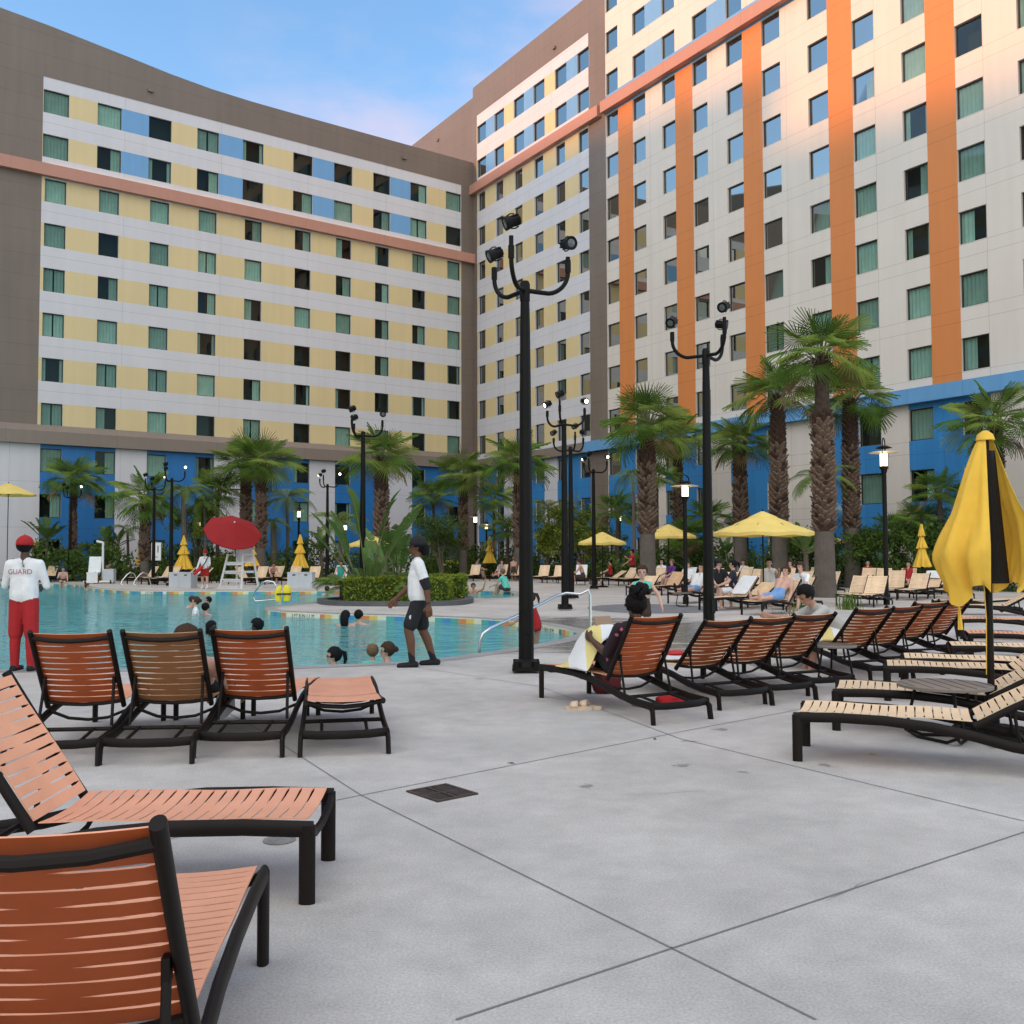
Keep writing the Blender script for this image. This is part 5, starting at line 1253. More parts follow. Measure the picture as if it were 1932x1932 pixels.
# ---- paddle leaved plants (bird of paradise, banana)
def paddle(mb,M,L,W,rd,mi,torn=.25,stalk=.5):
    n=9; pts=[]
    bend=rd.uniform(.25,.6)
    for i in range(n):
        f=i/(n-1); pts.append(Vector((L*(f*.95-.35*bend*f*f),0,L*(f-.62*bend*f*f*f)*.9)))
    mb.tube([(0,0,0)]+[tuple(pts[0]+Vector((0,0,0)))]+[tuple(p) for p in pts[1:]],[.035,.03]+[.028*(1-i/n)+.004 for i in range(1,n)],5,1,M=M)
    k0=stalk*(n-1)
    m_=14; prev=None
    for i in range(m_+1):
        f=stalk+(1-stalk)*i/m_; k=f*(n-1); a=int(min(k,n-1.001)); p=pts[a].lerp(pts[a+1],k-a); g=i/m_
        w=W*(math.sin(PI*min(1,g*.93+.06))**.6)*(1-.2*g); gap=1.0
        cur=(p,w)
        if prev:
            p0,w0=prev; 
            for s in(-1,1):
                sh=1 if rd.random()>torn else .72; dz=rd.uniform(-.1,.06)*W
                a_=p0;b_=p;c_=p+Vector((0,s*w*sh,.32*w+dz)); d_=p0+Vector((.02 if sh<1 else 0,s*w0*sh,.32*w0+dz))
                mb.add([a_,b_,c_,d_],[(0,1,2,3)],mi,M)
        prev=cur
def paddle_plant(px,Y,label,h,n,seed,trunk=0,W=.24,cat='plant',name='bird_of_paradise_plant',torn=.2,spread=1.0,loc=None,m=None,group='paddle leaved plants'):
    p=loc or GY(px,Y); t=thing(name,label,cat,p,0,group); rd=random.Random(seed); mb=MB(); az=rd.random()*6
    for i in range(n):
        az=(i%2)*PI+rd.uniform(-.75,.75)+seed if n<12 else az+2.4; L=h*rd.uniform(.6,1.0)*(1 if trunk==0 else .55); ti=R(rd.uniform(-38,-4) if spread<=1 else rd.uniform(-40,25))
        M=Matrix.Translation((rd.uniform(-.12,.12),rd.uniform(-.12,.12),trunk))@Matrix.Rotation(az,4,'Z')@Matrix.Rotation(ti,4,'Y'); paddle(mb,M,L,W*rd.uniform(.75,1.1),rd,0,torn,rd.uniform(.42,.58) if trunk==0 else .22)
    part('leaves',mb,[m or lban,m_stem],t)
    if trunk:
        mb=MB(); mb.tube([(0,0,0),(.03,0,trunk*.5),(0,0,trunk+.1)],[.14,.11,.09],8); part('stem',mb,m_wood,t,smooth=True)
    return t
ip=lambda px,py: G(px,py)
paddle_plant(0,0,'tall bird of paradise plant with upright paddle leaves on the pool island',4.1,9,3,0,.27,loc=ip(690,1137),torn=.12)
paddle_plant(0,0,'broad bird of paradise clump on the pool island, left of the walking man',3.2,11,5,0,.22,loc=ip(748,1133),torn=.3)
paddle_plant(0,0,'shorter paddle leaved plant at the front of the pool island',2.1,9,8,0,.15,loc=ip(706,1139),torn=.1)
paddle_plant(88,60,'banana plant with torn arching leaves at the far left',3.2,12,11,2.4,.34,torn=.45,spread=2,name='banana_plant')
paddle_plant(200,60,'banana like plant on a slim stem left of the white wall strip',2.4,10,12,2.2,.28,torn=.4,spread=2,name='banana_plant'); paddle_plant(222,61,'banana like plant on a slim stem against the white wall strip',2.2,9,13,2.1,.26,torn=.4,spread=2,name='banana_plant')
paddle_plant(606,58,'dark banana plant in front of the white wall strip left of the island',2.8,13,14,1.7,.26,torn=.4,spread=2,name='banana_plant')
paddle_plant(1365,50,'paddle leaved plant between the second floodlight pole and the large umbrella',2.4,12,15,1.2,.24,torn=.3,spread=2,name='banana_plant'); paddle_plant(1520,41,'paddle leaved plant behind the tallest palm',2.6,12,16,1.5,.24,torn=.3,spread=2,name='banana_plant'); paddle_plant(140,58,'low paddle leaved clump between the leftmost palm and the pool lift',2.2,12,17,0,.22,spread=2,torn=.3)
paddle_plant(176,60,'paddle leaved clump behind the blue and white ball',2.6,10,19,0,.22,spread=2,torn=.3); paddle_plant(1325,49,'arching paddle leaved clump left of the second floodlight pole',2.2,10,18,0,.2,spread=2,torn=.3)
# fern like cycads on the island
for i,(x,y,c,l) in enumerate(((648,1137,.78,'ferny green clump on the left of the pool island'),(765,1138,.8,'ferny green clump behind the walking man on the island'),(725,1135,.9,'ferny green clump under the bird of paradise plants'))):
    t=thing('cycad',l,'plant',G(x,y)+Vector((0,0,.1)),0,'ferny plants of the island'); mb=MB(); mb.lathe([(.13,0),(.12,.35),(.05,.4)],10); part('stem',mb,m_bark,t); o=link('crown',FC[2],t,(0,0,.35)); o.scale=(c,)*3; o.rotation_euler=(0,0,i*2)
# ---- leaf clouds: hedges, shrubs, trees
def leaves(mb,pts,size,rd,mi=0,flat=.0):
    for p in pts:
        n=Vector((rd.gauss(0,1),rd.gauss(0,1),rd.gauss(0,1)+flat)).normalized(); a=n.orthogonal().normalized(); a=Matrix.Rotation(rd.random()*6.28,3,n)@a; b=n.cross(a); s=size*rd.uniform(.6,1.25); p=Vector(p)
        mb.add([p-a*s,p-b*s*.5+a*s*.1,p+a*s,p+b*s*.5+a*s*.1],[(0,1,2,3)],mi)
def hedge(loc,rz,lx,ly,lz,label,m=None,size=.055,dens=520,seed=0,group='clipped hedges'):
    t=thing('hedge',label,'hedge',loc,rz,group); rd=random.Random(seed); pts=[]
    n=int(dens*(lx*ly+2*lz*(lx+ly)))
    for i in range(n):
        u=rd.random()
        A=lx*ly; B=lx*lz; D=ly*lz; q=u*(A+2*B+2*D); dp=abs(rd.gauss(0,.055))
        wv=lambda a,b: .07*mnoise.noise(Vector((a*1.6,b*1.6,seed)))
        if q<A: x,y=rd.uniform(-lx/2,lx/2),rd.uniform(-ly/2,ly/2); pts.append((x,y,lz-dp+wv(x,y)+.02))
        elif q<A+2*B: s=1 if q<A+B else -1; x,z=rd.uniform(-lx/2,lx/2),rd.uniform(.02,lz); pts.append((x,s*(ly/2-dp+wv(x,z*2)),z))
        else: s=1 if q<A+2*B+D else -1; y,z=rd.uniform(-ly/2,ly/2),rd.uniform(.02,lz); pts.append((s*(lx/2-dp+wv(y,z*2)),y,z))
    mb=MB(); h=len(pts)
    leaves(mb,pts[:int(h*.7)],size,rd,0,.5); leaves(mb,pts[int(h*.7):],size,rd,1,.5)
    part('leaves',mb,[m or lhed,lhed2],t); mb=MB(); mb.box((0,0,lz*.46),(lx-.26,ly-.26,lz*.86)); part('branches',mb,lshr,t); return t
def hedge_px(p0,p1,h,d,label,seed,m=None,dens=420,size=.06):
    a=G(*p0) if not isinstance(p0,Vector) else p0; b=G(*p1) if not isinstance(p1,Vector) else p1; c=(a+b)/2; u=b-a; return hedge(c,math.atan2(u.y,u.x),u.length,d,h,label,m,size,dens,seed)
hedge_px((654,1139.0),(852,1138.4),.80,1.2,'front clipped hedge on the pool island behind the walking man',1,dens=620,size=.05)
hedge_px((806,1133.5),(878,1132.5),.84,1.0,'taller hedge block at the right end of the pool island',2,dens=560,size=.05)
hedge_px((795,1089.5),(960,1088.5),.75,1.1,'low hedge behind the tan loungers right of the walking man',3,dens=220,size=.08)
hedge_px((990,1089),(1345,1093),.75,1.1,'long low hedge behind the loungers between the open umbrellas',4,dens=200,size=.085)
hedge_px((392,1095.5),(460,1095.5),1.35,1.1,'dense green hedge right of the white shirted lifeguard',5,lhed,260,.08)
hedge_px((1610,1102),(1705,1105),1.0,1.2,'hedge left of the right grey cabana',6,lshr,260,.07)
def clumps(mb,rd,cs,size,per,mi=(0,1)):
    for c,r in cs:
        k=mi[0] if rd.random()<.65 else mi[1]; pts=[]
        for i in range(per):
            v=Vector((rd.gauss(0,1),rd.gauss(0,1),rd.gauss(0,1))).normalized()*(rd.random()**.4); pts.append((c[0]+v.x*r,c[1]+v.y*r,max(.03,c[2]+v.z*r*.85)))
        leaves(mb,pts,size,rd,k,.3)
def understory(name,label,row,seed,n,hmax,size=.11,per=46):
    rd=random.Random(seed); mb=MB(); cs=[]
    for i in range(n):
        f=rd.random(); k=f*(len(row)-1); a=int(min(k,len(row)-1.001)); p=row[a].lerp(row[a+1],k-a); d=rd.uniform(0,3.0)
        top=hmax*(.45+.75*abs(mnoise.noise(Vector((f*14,seed,0))))+.12*d); z=rd.uniform(.2,top); cs.append(((p.x+rd.gauss(0,.3),p.y+d,z),rd.uniform(.35,.75)))
    clumps(mb,rd,cs,size,per); o=part(name,mb,[lshr,ltree],None); o['kind']='stuff'; return tag(o,label,'shrubbery')
understory('shrubbery','dark mass of mixed shrubs in the bed before the left hotel wing',[GY(30,56),GY(250,57),GY(420,57),GY(640,58),GY(830,60)],1,400,2.3)
understory('shrubbery','dark mass of mixed shrubs in the bed at the inner corner and behind the open umbrellas',[GY(830,62),GY(1000,60),GY(1190,53),GY(1345,50)],2,320,2.3)
understory('shrubbery','dark mass of mixed shrubs in the bed before the orange striped hotel wing',[GY(1345,49),GY(1500,45),GY(1660,42),GY(1800,39),GY(1990,36)],3,340,2.1,.09)
def tree(px,Y,top,label,w,seed,m1,m2,dens=60,size=.07,gaps=.5,group='small leafy trees'):
    p=GY(px,Y); H=(1046-top)/F*Y+1.5; t=thing('tree',label,'tree',p,0,group); rd=random.Random(seed); mb=MB(); tips=[]
    for i in range(6):
        a=rd.random()*6.28; e=Vector((math.cos(a)*w*.45*rd.uniform(.3,1),math.sin(a)*w*.45*rd.uniform(.3,1),H*rd.uniform(.6,.92))); m_=Vector((e.x*.3,e.y*.3,H*.4)); mb.tube([(rd.uniform(-.15,.15),rd.uniform(-.15,.15),0),m_,e],[.06,.04,.015],6)
        for k in range(3):
            f=rd.uniform(.5,.95); q=m_.lerp(e,f); r_=q+Vector((rd.gauss(0,.5),rd.gauss(0,.5),rd.uniform(.1,.6))); mb.tube([q,r_],[.018,.006],4); tips.append(r_)
        tips.append(e)
    part('trunk',mb,m_wood,t)
    cs=[]
    for q in tips:
        for k in range(4): cs.append(((q.x+rd.gauss(0,w*.16),q.y+rd.gauss(0,w*.16),q.z+rd.gauss(0,H*.07)),rd.uniform(.25,.55)))
    mb=MB(); clumps(mb,rd,cs,size,dens); part('crown',mb,[m1,m2],t); return t
tree(1062,57,935,'light green airy tree behind the pair of floodlight poles',2.6,1,ltree,lhed2); tree(1098,56,985,'lower light green tree right of the pair of floodlight poles',2.2,2,ltree,lhed2); tree(832,58,975,'dark multi stemmed tree behind the walking man',2.6,3,lshr,ltree); tree(1030,58,1000,'bushy light green tree left of the pair of floodlight poles',1.8,4,ltree,lhed2)
tree(372,58,940,'yellow green tree around the left lantern post',2.0,5,ltree,lhed2); tree(1510,44,1010,'dark shrubby tree behind the tallest palm',1.8,6,lshr,ltree); tree(1640,43,1000,'dark shrubby tree between the two right palms and the lantern',1.8,7,lshr,ltree); tree(1765,41,985,'dark leafy tree over the roof of the right cabana',2.4,8,lshr,ltree)
# spiky grass tufts
for i,(x,y,l) in enumerate(((1512,1222,'spiky green grass tuft between the orange backed loungers'),(1205,1147,'dry grass tuft at the foot of the girl palm'),(1600,1150,'grass tuft beside the tallest palm trunk'))):
    p=G(x,y); rd=random.Random(i); mb=MB()
    for k in range(90):
        a=rd.random()*6.28; gl_=rd.uniform(.35,.8)*(1.15 if i==0 else .75); sp=rd.uniform(.1,.6); c,s=math.cos(a),math.sin(a); b=Vector((rd.gauss(0,.12),rd.gauss(0,.12),0)); e=b+Vector((c*gl_*sp,s*gl_*sp,gl_*(1-.35*sp))); m_=b.lerp(e,.5)+Vector((0,0,.1*gl_)); w=Vector((-s,c,0))*.009
        mb.add([b-w,b+w,m_+w,m_-w,e],[(0,1,2,3),(3,2,4)],0)
    o=part('grass_tuft',mb,lfe if i!=1 else lf3,None,loc=p); tag(o,l,'grass plant')
# ================================================================ people
import numpy as np
def skin(n,c): return mat(n,c,.55,var=.08,scale=5,spec=.35)
SK={'fair':skin('fair_skin',(.56,.33,.25)),'tan':skin('tanned_skin',(.42,.22,.145)),'brown':skin('brown_skin',(.13,.055,.03)),'dark':skin('dark_skin',(.085,.04,.026))}
CL={}
def cloth_m(n,c): 
    if n not in CL: CL[n]=mat(n,c,.9,var=.10,scale=7,bump=.35,bscale=18)
    return CL[n]
cw=cloth_m('white_cotton',(.72,.72,.72)); ck=cloth_m('black_cotton',(.010,.010,.012)); crd=cloth_m('red_cotton',(.36,.012,.014)); cgy=cloth_m('grey_cotton',(.42,.41,.385)); cnv=cloth_m('navy_cotton',(.014,.018,.035)); cgr=cloth_m('green_lycra',(.03,.30,.24)); cmt=cloth_m('mint_cotton',(.12,.52,.42)); cbr=cloth_m('brown_lycra',(.05,.028,.02)); cpu=cloth_m('purple_cotton',(.12,.03,.22)); cbl=cloth_m('blue_print',(.16,.30,.55)); csh=cloth_m('brown_shorts',(.05,.035,.028)); cgs=cloth_m('mid_grey_cotton',(.20,.21,.22))
def floral():
    m,t,b=new_mat('dark_floral_cotton'); tc=t('ShaderNodeTexCoord'); v=t('ShaderNodeTexVoronoi',i_Scale=13.0); t.link(tc.outputs['Object'],v.inputs['Vector'])
    a=t('ShaderNodeMath',operation='LESS_THAN',i_1=.30); t.link(v.outputs['Distance'],a.inputs[0]); s=t('ShaderNodeSeparateColor'); t.link(v.outputs['Color'],s.inputs[0]); g=t('ShaderNodeMath',operation='GREATER_THAN',i_1=.55); t.link(s.outputs[0],g.inputs[0]); q=t('ShaderNodeMath',operation='MULTIPLY'); t.link(a.outputs[0],q.inputs[0]); t.link(g.outputs[0],q.inputs[1])
    mx=t('ShaderNodeMix',data_type='RGBA'); mx.inputs[6].default_value=(.018,.008,.014,1); mx.inputs[7].default_value=(.45,.14,.20,1); t.link(q.outputs[0],mx.inputs[0]); t.link(mx.outputs[2],b.inputs['Base Color']); b.inputs['Roughness'].default_value=.9; return m
cfl=floral()
HA={'black':mat('black_hair',(.008,.007,.007),.6,spec=.12,bump=.8,bscale=50),'brown':mat('brown_hair',(.055,.03,.018),.6,spec=.12,bump=.8,bscale=50),'fair':mat('light_brown_hair',(.17,.10,.055),.6,spec=.12,bump=.8,bscale=50)}
m_eye=mat('eye_dark',(.015,.012,.01),.2); m_lip=mat('lips',(.30,.09,.075),.5)
V=Vector
def person(label,loc,head,H=1.72,z=None,t=0,legs=((0,0),(0,0)),arms=((8,0,8),(8,0,8)),sk='fair',top=None,bot=None,sleeve=.55,short=.55,shoe=None,sock=None,hair='brown',style='short',cap=None,vox=.02,kid=False,headyaw=0,headtilt=0,spread=4,group=None,glasses=False,armband=None,hands=True,belly=0,child=True,bare_mid=False,longs=False,loose=1.0):
    """legs/arms: (left,right); leg=(thigh,shin) degrees forward from straight down, arm=(upper,lateral,fore)"""
    root=thing('person',label,'person',(0,0,0),0,group)
    segs=[]; mats=[SK[sk]]
    def mi(m):
        if m is None: return 0
        if m not in mats: mats.append(m)
        return mats.index(m)
    def S(a,ra,b,rb,m=None): segs.append((V(a),ra,V(b),rb,mi(m)))
    def dr(a,b,s): a=R(a);b=R(b); return V((math.sin(a)*math.cos(b),s*math.sin(b),-math.cos(a)*math.cos(b)))
    k=H; w=1.0 if not kid else .92
    sp=V((math.sin(R(t)),0,math.cos(R(t)))); fw=V((math.cos(R(t)),0,-math.sin(R(t))))
    # lowest standing height from the legs
    if z is None:
        zz=0
        for th,shn in legs: zz=max(zz,.245*k*math.cos(R(th))+.246*k*math.cos(R(shn)))
        z=zz+.042*k
    P=V((0,0,z)); N=P+sp*.298*k
    # trunk
    for s in(-1,1):
        S(P+V((0,s*.045*k,.0)),.062*k,P+sp*.09*k+V((0,s*.034*k,0)),.056*k,bot if not bare_mid else bot)
        S(P+sp*.10*k+V((0,s*.034*k,0)),.055*k*loose,P+sp*.18*k+V((0,s*.044*k,0)),.060*k*loose,top if not bare_mid else None)
        S(P+sp*.18*k+V((0,s*.044*k,0)),.060*k,P+sp*.255*k+V((0,s*.062*k,0)),.050*k,top)
        S(P+sp*.284*k+V((0,s*.018*k,0)),.036*k,P+sp*.268*k+V((0,s*.100*k,0)),.036*k,top)
    if belly: S(P+sp*.1*k+fw*.03*k,.07*k,P+sp*.16*k+fw*.03*k,.065*k,top)
    if top is not None and not bare_mid:
        for s in(-1,1): S(P+sp*.03*k+V((0,s*.036*k,0)),.071*k*loose,P+sp*.14*k+V((0,s*.036*k,0)),.068*k*loose,top)
    # neck and head
    hy=R(headyaw); ht=R(headtilt)
    hf=V((math.cos(hy),math.sin(hy),0)); hd=(V((0,0,1))+hf*math.sin(ht)*1.0).normalized(); hd=(hd*.75+sp*.25).normalized(); hf=(hf-hd*hf.dot(hd)).normalized(); hs=hd.cross(hf)
    hh=(.137 if not kid else .165)*k; Hc=N+hd*(.030*k+hh*.52)
    S(N-sp*.015*k,.034*k,N+hd*.05*k,.030*k)
    S(Hc+hd*hh*.13-hf*hh*.06,hh*.37,Hc+hd*hh*.12+hf*hh*.06,hh*.36)
    S(Hc-hd*hh*.12+hf*hh*.10,hh*.29,Hc-hd*hh*.30+hf*hh*.20,hh*.185)
    S(Hc-hd*hh*.02+hf*hh*.40,hh*.045,Hc-hd*hh*.12+hf*hh*.47,hh*.055)
    S(Hc-hd*hh*.245+hf*hh*.385,hh*.035,Hc-hd*hh*.25+hf*hh*.395,hh*.04)
    for s in(-1,1): S(Hc+hs*s*hh*.37+hd*hh*.02,hh*.05,Hc+hs*s*hh*.385-hd*hh*.14,hh*.045)
    # arms
    joints={}
    for s,ar_ in zip((1,-1),arms):
        a,b,f=ar_[:3]; fl_=ar_[3] if len(ar_)>3 else None
        sh=P+sp*.268*k+V((0,s*.112*k,0)); u=dr(a,b,s); e=sh+u*.172*k; fo=dr(f,fl_ if fl_ is not None else (b*.35 if b<60 else b*.8),s); wr=e+fo*.150*k
        sm=top if (top is not None and sleeve>0) else None
        L_=min(1,sleeve)
        S(sh,.036*k*w*loose,sh.lerp(e,L_),(.036-.007*L_*(1 if loose==1 else -.6))*k*w,sm)
        if L_<1: S(sh.lerp(e,L_*.9),.0285*k*w,e,.025*k*w)
        if sleeve>1: S(e,.030*k*w,wr,.024*k*w,sm)
        else: S(e,.0255*k*w,e.lerp(wr,.35),.026*k*w); S(e.lerp(wr,.35),.026*k*w,wr,.0165*k*w)
        if armband and s==armband: S(sh.lerp(e,.76),.040*k,e.lerp(wr,.10),.034*k,ck)
        # hand: palm, four bent fingers, thumb
        side=fo.cross(V((0,s,0))).normalized() if abs(fo.y)<.95 else V((1,0,0)); pn=V((0,-s,0)); pn=(pn-fo*pn.dot(fo)).normalized(); ac=fo.cross(pn)*(1)
        if hands:
            pc=wr+fo*.048*k
            for q in(-1,0,1): S(wr+ac*q*.007*k,.0125*k,pc+ac*q*.015*k,.0125*k)
            for q,ln in zip(range(4),(.040,.046,.043,.033)):
                o=ac*(q-1.5)*.0125*k; b0=pc+o+fo*.004*k; b1=b0+(fo+pn*.25+ac*(q-1.5)*.06).normalized()*ln*k*.55; b2=b1+(fo+pn*.9).normalized()*ln*k*.5
                S(b0,.0068*k,b1,.0062*k); S(b1,.0062*k,b2,.0052*k)
            th0=wr+fo*.016*k-ac*.014*k; fwd=-ac
            S(th0,.0085*k,th0+(fo*.6+fwd*.8+pn*.3).normalized()*.030*k,.0072*k); S(th0+(fo*.6+fwd*.8+pn*.3).normalized()*.030*k,.0072*k,th0+(fo*.6+fwd*.8+pn*.3).normalized()*.030*k+(fo+pn*.4).normalized()*.022*k,.006*k)
        joints['wrist%d'%s]=wr; joints['elbow%d'%s]=e; joints['hand%d'%s]=wr+fo*.06*k; joints['sh%d'%s]=sh
    # legs
    for s,(th,shn) in zip((1,-1),legs):
        hp=P+V((0,s*.050*k,-.01*k)); u=dr(th,spread,s); kn=hp+u*.240*k; v=dr(shn,spread*.3,s); an=kn+v*.246*k
        f=min(1,short)
        S(hp,.060*k*w,hp.lerp(kn,f),(.060-.017*f)*k*w*(1.24 if bot and f>.3 else 1),bot)
        if f<1: S(hp.lerp(kn,f*.85),(.059-.017*f)*k*w,kn,.038*k*w)
        lm=bot if longs else None
        S(kn,.037*k*w*(1.1 if longs else 1),kn.lerp(an,.32)-v.cross(V((0,1,0)))*.006*k,.036*k*w*(1.1 if longs else 1),lm); S(kn.lerp(an,.32)-v.cross(V((0,1,0)))*.006*k,.036*k*w*(1.1 if longs else 1),an,.021*k*w*(1.5 if longs else 1),lm)
        if sock: S(kn.lerp(an,.70),.027*k,an,.025*k,sock)
        g=v.cross(V((0,1,0))); g=-g if g.x*1<0 and th<60 else g; 
        fd=V((math.cos(R(min(75,max(0,shn)) )),0,math.sin(R(max(0,shn))))) if shn>25 else V((1,0,0))
        hl=an-fd*.02*k+v*.022*k
        S(hl,.023*k,an+fd*.075*k+v*.026*k,.020*k,shoe); S(an+fd*.07*k+v*.027*k,.020*k,an+fd*.105*k+v*.030*k,.015*k,shoe)
        if shoe: S(hl-v*.004*k,.028*k,an+fd*.10*k+v*.024*k,.022*k,shoe)
        joints['knee%d'%s]=kn; joints['ankle%d'%s]=an; joints['hip%d'%s]=hp
    # union of tapered capsules -> one voxel skin
    mb=MB()
    for a,ra,b,rb,m_ in segs:
        n=10; d=(b-a); L=max(d.length,1e-4); d=d/L; pts=[];rs=[]
        for q in range(5): an_=PI/2*(1-q/4); pts.append(a-d*ra*math.sin(an_)); rs.append(max(ra*math.cos(an_),.0008))
        for q in range(5): an_=PI/2*q/4; pts.append(b+d*rb*math.sin(an_)); rs.append(max(rb*math.cos(an_),.0008))
        mb.tube(pts,rs,n)
    me=mb.mesh('body',mats); tmp=bpy.data.objects.new('tmp',me); C.objects.link(tmp)
    r=tmp.modifiers.new('r','REMESH'); r.mode='VOXEL'; r.voxel_size=vox*H/1.75; sm_=tmp.modifiers.new('s','SMOOTH'); sm_.factor=.5; sm_.iterations=3
    dg=bpy.context.evaluated_depsgraph_get(); me2=bpy.data.meshes.new_from_object(tmp.evaluated_get(dg)); bpy.data.objects.remove(tmp); me2.name='body'
    me2.materials.clear()
    for m_ in mats: me2.materials.append(m_)
    nf=len(me2.polygons); c=np.empty(nf*3); me2.polygons.foreach_get('center',c); c=c.reshape(-1,3); best=np.full(nf,1e9); idx=np.zeros(nf,int)
    for a,ra,b,rb,m_ in segs:
        A=np.array(a); D=np.array(b)-A; tt=np.clip(((c-A)@D)/max(D@D,1e-9),0,1); ds=np.linalg.norm(c-A-tt[:,None]*D,axis=1)-(ra+(rb-ra)*tt); q=ds<best; best[q]=ds[q]; idx[q]=m_
    me2.polygons.foreach_set('material_index',idx.astype(np.int32)); me2.polygons.foreach_set('use_smooth',[True]*nf); me2.update()
    body=link('body',me2,root)
    HM=Matrix(((hf.x,hs.x,hd.x,Hc.x),(hf.y,hs.y,hd.y,Hc.y),(hf.z,hs.z,hd.z,Hc.z),(0,0,0,1)))
    # face
    mb=MB()
    for s in(-1,1): mb.ball((hh*.385,s*hh*.15,hh*.03),(hh*.03,hh*.055,hh*.028),0,8,6,HM); mb.box((hh*.40,s*hh*.15,hh*.115),(hh*.03,hh*.16,hh*.022),0,M=HM)
    mb.ball((hh*.40,0,-hh*.245),(hh*.03,hh*.10,hh*.022),1,8,6,HM); part('face',mb,[m_eye,m_lip],root)
    # hair
    if hair:
        hm=HA[hair]; bm=bmesh.new(); bmesh.ops.create_icosphere(bm,subdivisions=4,radius=1)
        rdh=random.Random(int(abs(H*1000)+len(label)))
        for v in bm.verts:
            p=v.co.copy(); n=mnoise.noise(p*5+V((len(label),0,0))); 
            rr=1.0+.07*n
            if style=='curly': rr=1.22+.22*n
            v.co=V((p.x*hh*.455*rr-hh*.035,p.y*hh*.42*rr,p.z*hh*.46*rr+hh*.155))
        dele=[v for v in bm.verts if (cap and v.co.z>hh*.14) or (v.co.x>hh*.23 and v.co.z<hh*.27) or (v.co.z<-hh*.06 and v.co.x>-hh*.02) or v.co.z<-hh*.30]
        bmesh.ops.delete(bm,geom=dele,context='VERTS')
        for f in bm.faces: f.smooth=True
        m2=bpy.data.meshes.new('hair'); bm.to_mesh(m2); bm.free(); m2.transform(HM); m2.materials.append(hm); ho_=link('hair',m2,root); so=ho_.modifiers.new('t','SOLIDIFY'); so.thickness=.008; so.offset=1
        mb=MB()
        if style=='bun': mb.ball((-hh*.52,0,hh*.12),hh*.2,0,12,8,HM)
        if style=='curlybun':
            for q in range(60): 
                d=V((rdh.gauss(0,1),rdh.gauss(0,1),rdh.gauss(0,1))).normalized()*hh*.36; mb.ball((-hh*.28+d.x,d.y,hh*.62+d.z*.8),hh*.13,0,6,5,HM)
            for q in range(60):
                d=V((-abs(rdh.gauss(0,1)),rdh.gauss(0,1),rdh.gauss(0,1)*.8+.3)).normalized()*hh*.42; mb.ball((d.x+hh*.05,d.y,hh*.1+d.z),hh*.1,0,6,5,HM)
        if style=='pony': mb.tube([HM@V((-hh*.42,0,hh*.3)),HM@V((-hh*.66,0,hh*.22)),HM@V((-hh*.72,0,-hh*.2)),HM@V((-hh*.62,0,-hh*.65))],[hh*.12,hh*.15,hh*.13,hh*.03],8)
        if style=='long': mb.tube([HM@V((-hh*.22,0,hh*.2)),HM@V((-hh*.36,0,-hh*.2)),HM@V((-hh*.36,0,-hh*.75)),HM@V((-hh*.34,0,-hh*1.15))],[hh*.36,hh*.36,hh*.33,hh*.15],10,flat=1.25)
        if style=='braids':
            for q in range(14):
                a=R(80+q*200/13); mb.tube([HM@V((hh*.36*math.cos(a),hh*.38*math.sin(a),hh*.25)),HM@V((hh*.46*math.cos(a),hh*.45*math.sin(a),-hh*.1)),HM@V((hh*.46*math.cos(a),hh*.47*math.sin(a),-hh*.55))],hh*.05,5)
        if style=='flap': mb.tube([HM@V((-hh*.25,0,hh*.1)),HM@V((-hh*.42,0,-hh*.15)),HM@V((-hh*.48,0,-hh*.5))],[hh*.3,hh*.3,hh*.17],10,flat=1.0)
        if mb.v: part('hair',mb,hm,root,smooth=True)
    if cap:
        mb=MB(); prof=[(hh*.435*math.cos(a),hh*.40*math.sin(a)) for a in [R(x) for x in(0,20,40,60,78,90)]]; prof[-1]=(.001,hh*.40)
        T=HM@Matrix.Translation((-hh*.03,0,hh*.19))@Matrix.Diagonal((1.10,1.04,1.12,1)); mb.lathe([(hh*.43,-hh*.12)]+prof,20,0,T,cap=False); mb.ball((-hh*.02,0,hh*.40),hh*.04,0,8,6,T)
        vs=[];fs=[]
        for q in range(13):
            a=R(-62+q*124/12); c_,s_=math.cos(a),math.sin(a); vs+= [(hh*.42*c_,hh*.42*s_,-hh*.08),(hh*.42*c_+hh*.33*max(0,math.cos(a*1.35)),hh*.43*s_,-hh*.13)]
        for q in range(12): fs.append((2*q,2*q+1,2*q+3,2*q+2))
        mb.add(vs,fs,0,T); cp=part('cap',mb,cap,root,smooth=60); so=cp.modifiers.new('t','SOLIDIFY'); so.thickness=.006
    if glasses:
        mb=MB()
        for s in(-1,1): mb.box((hh*.43,s*hh*.16,hh*.03),(hh*.03,hh*.22,hh*.12),M=HM); mb.tube([HM@V((hh*.42,s*hh*.27,hh*.06)),HM@V((0,s*hh*.40,hh*.04))],hh*.014,5)
        part('glasses',mb,m_black,root)
    root.matrix_world=Matrix.Translation(loc)@Matrix.Rotation(R(head),4,'Z')
    joints['H']=HM; joints['P']=P; joints['N']=N; joints['sp']=sp; joints['fw']=fw; joints['M']=root.matrix_world.copy(); joints['hh']=hh
    return root,joints
SITL=((88,20),(88,12)); 
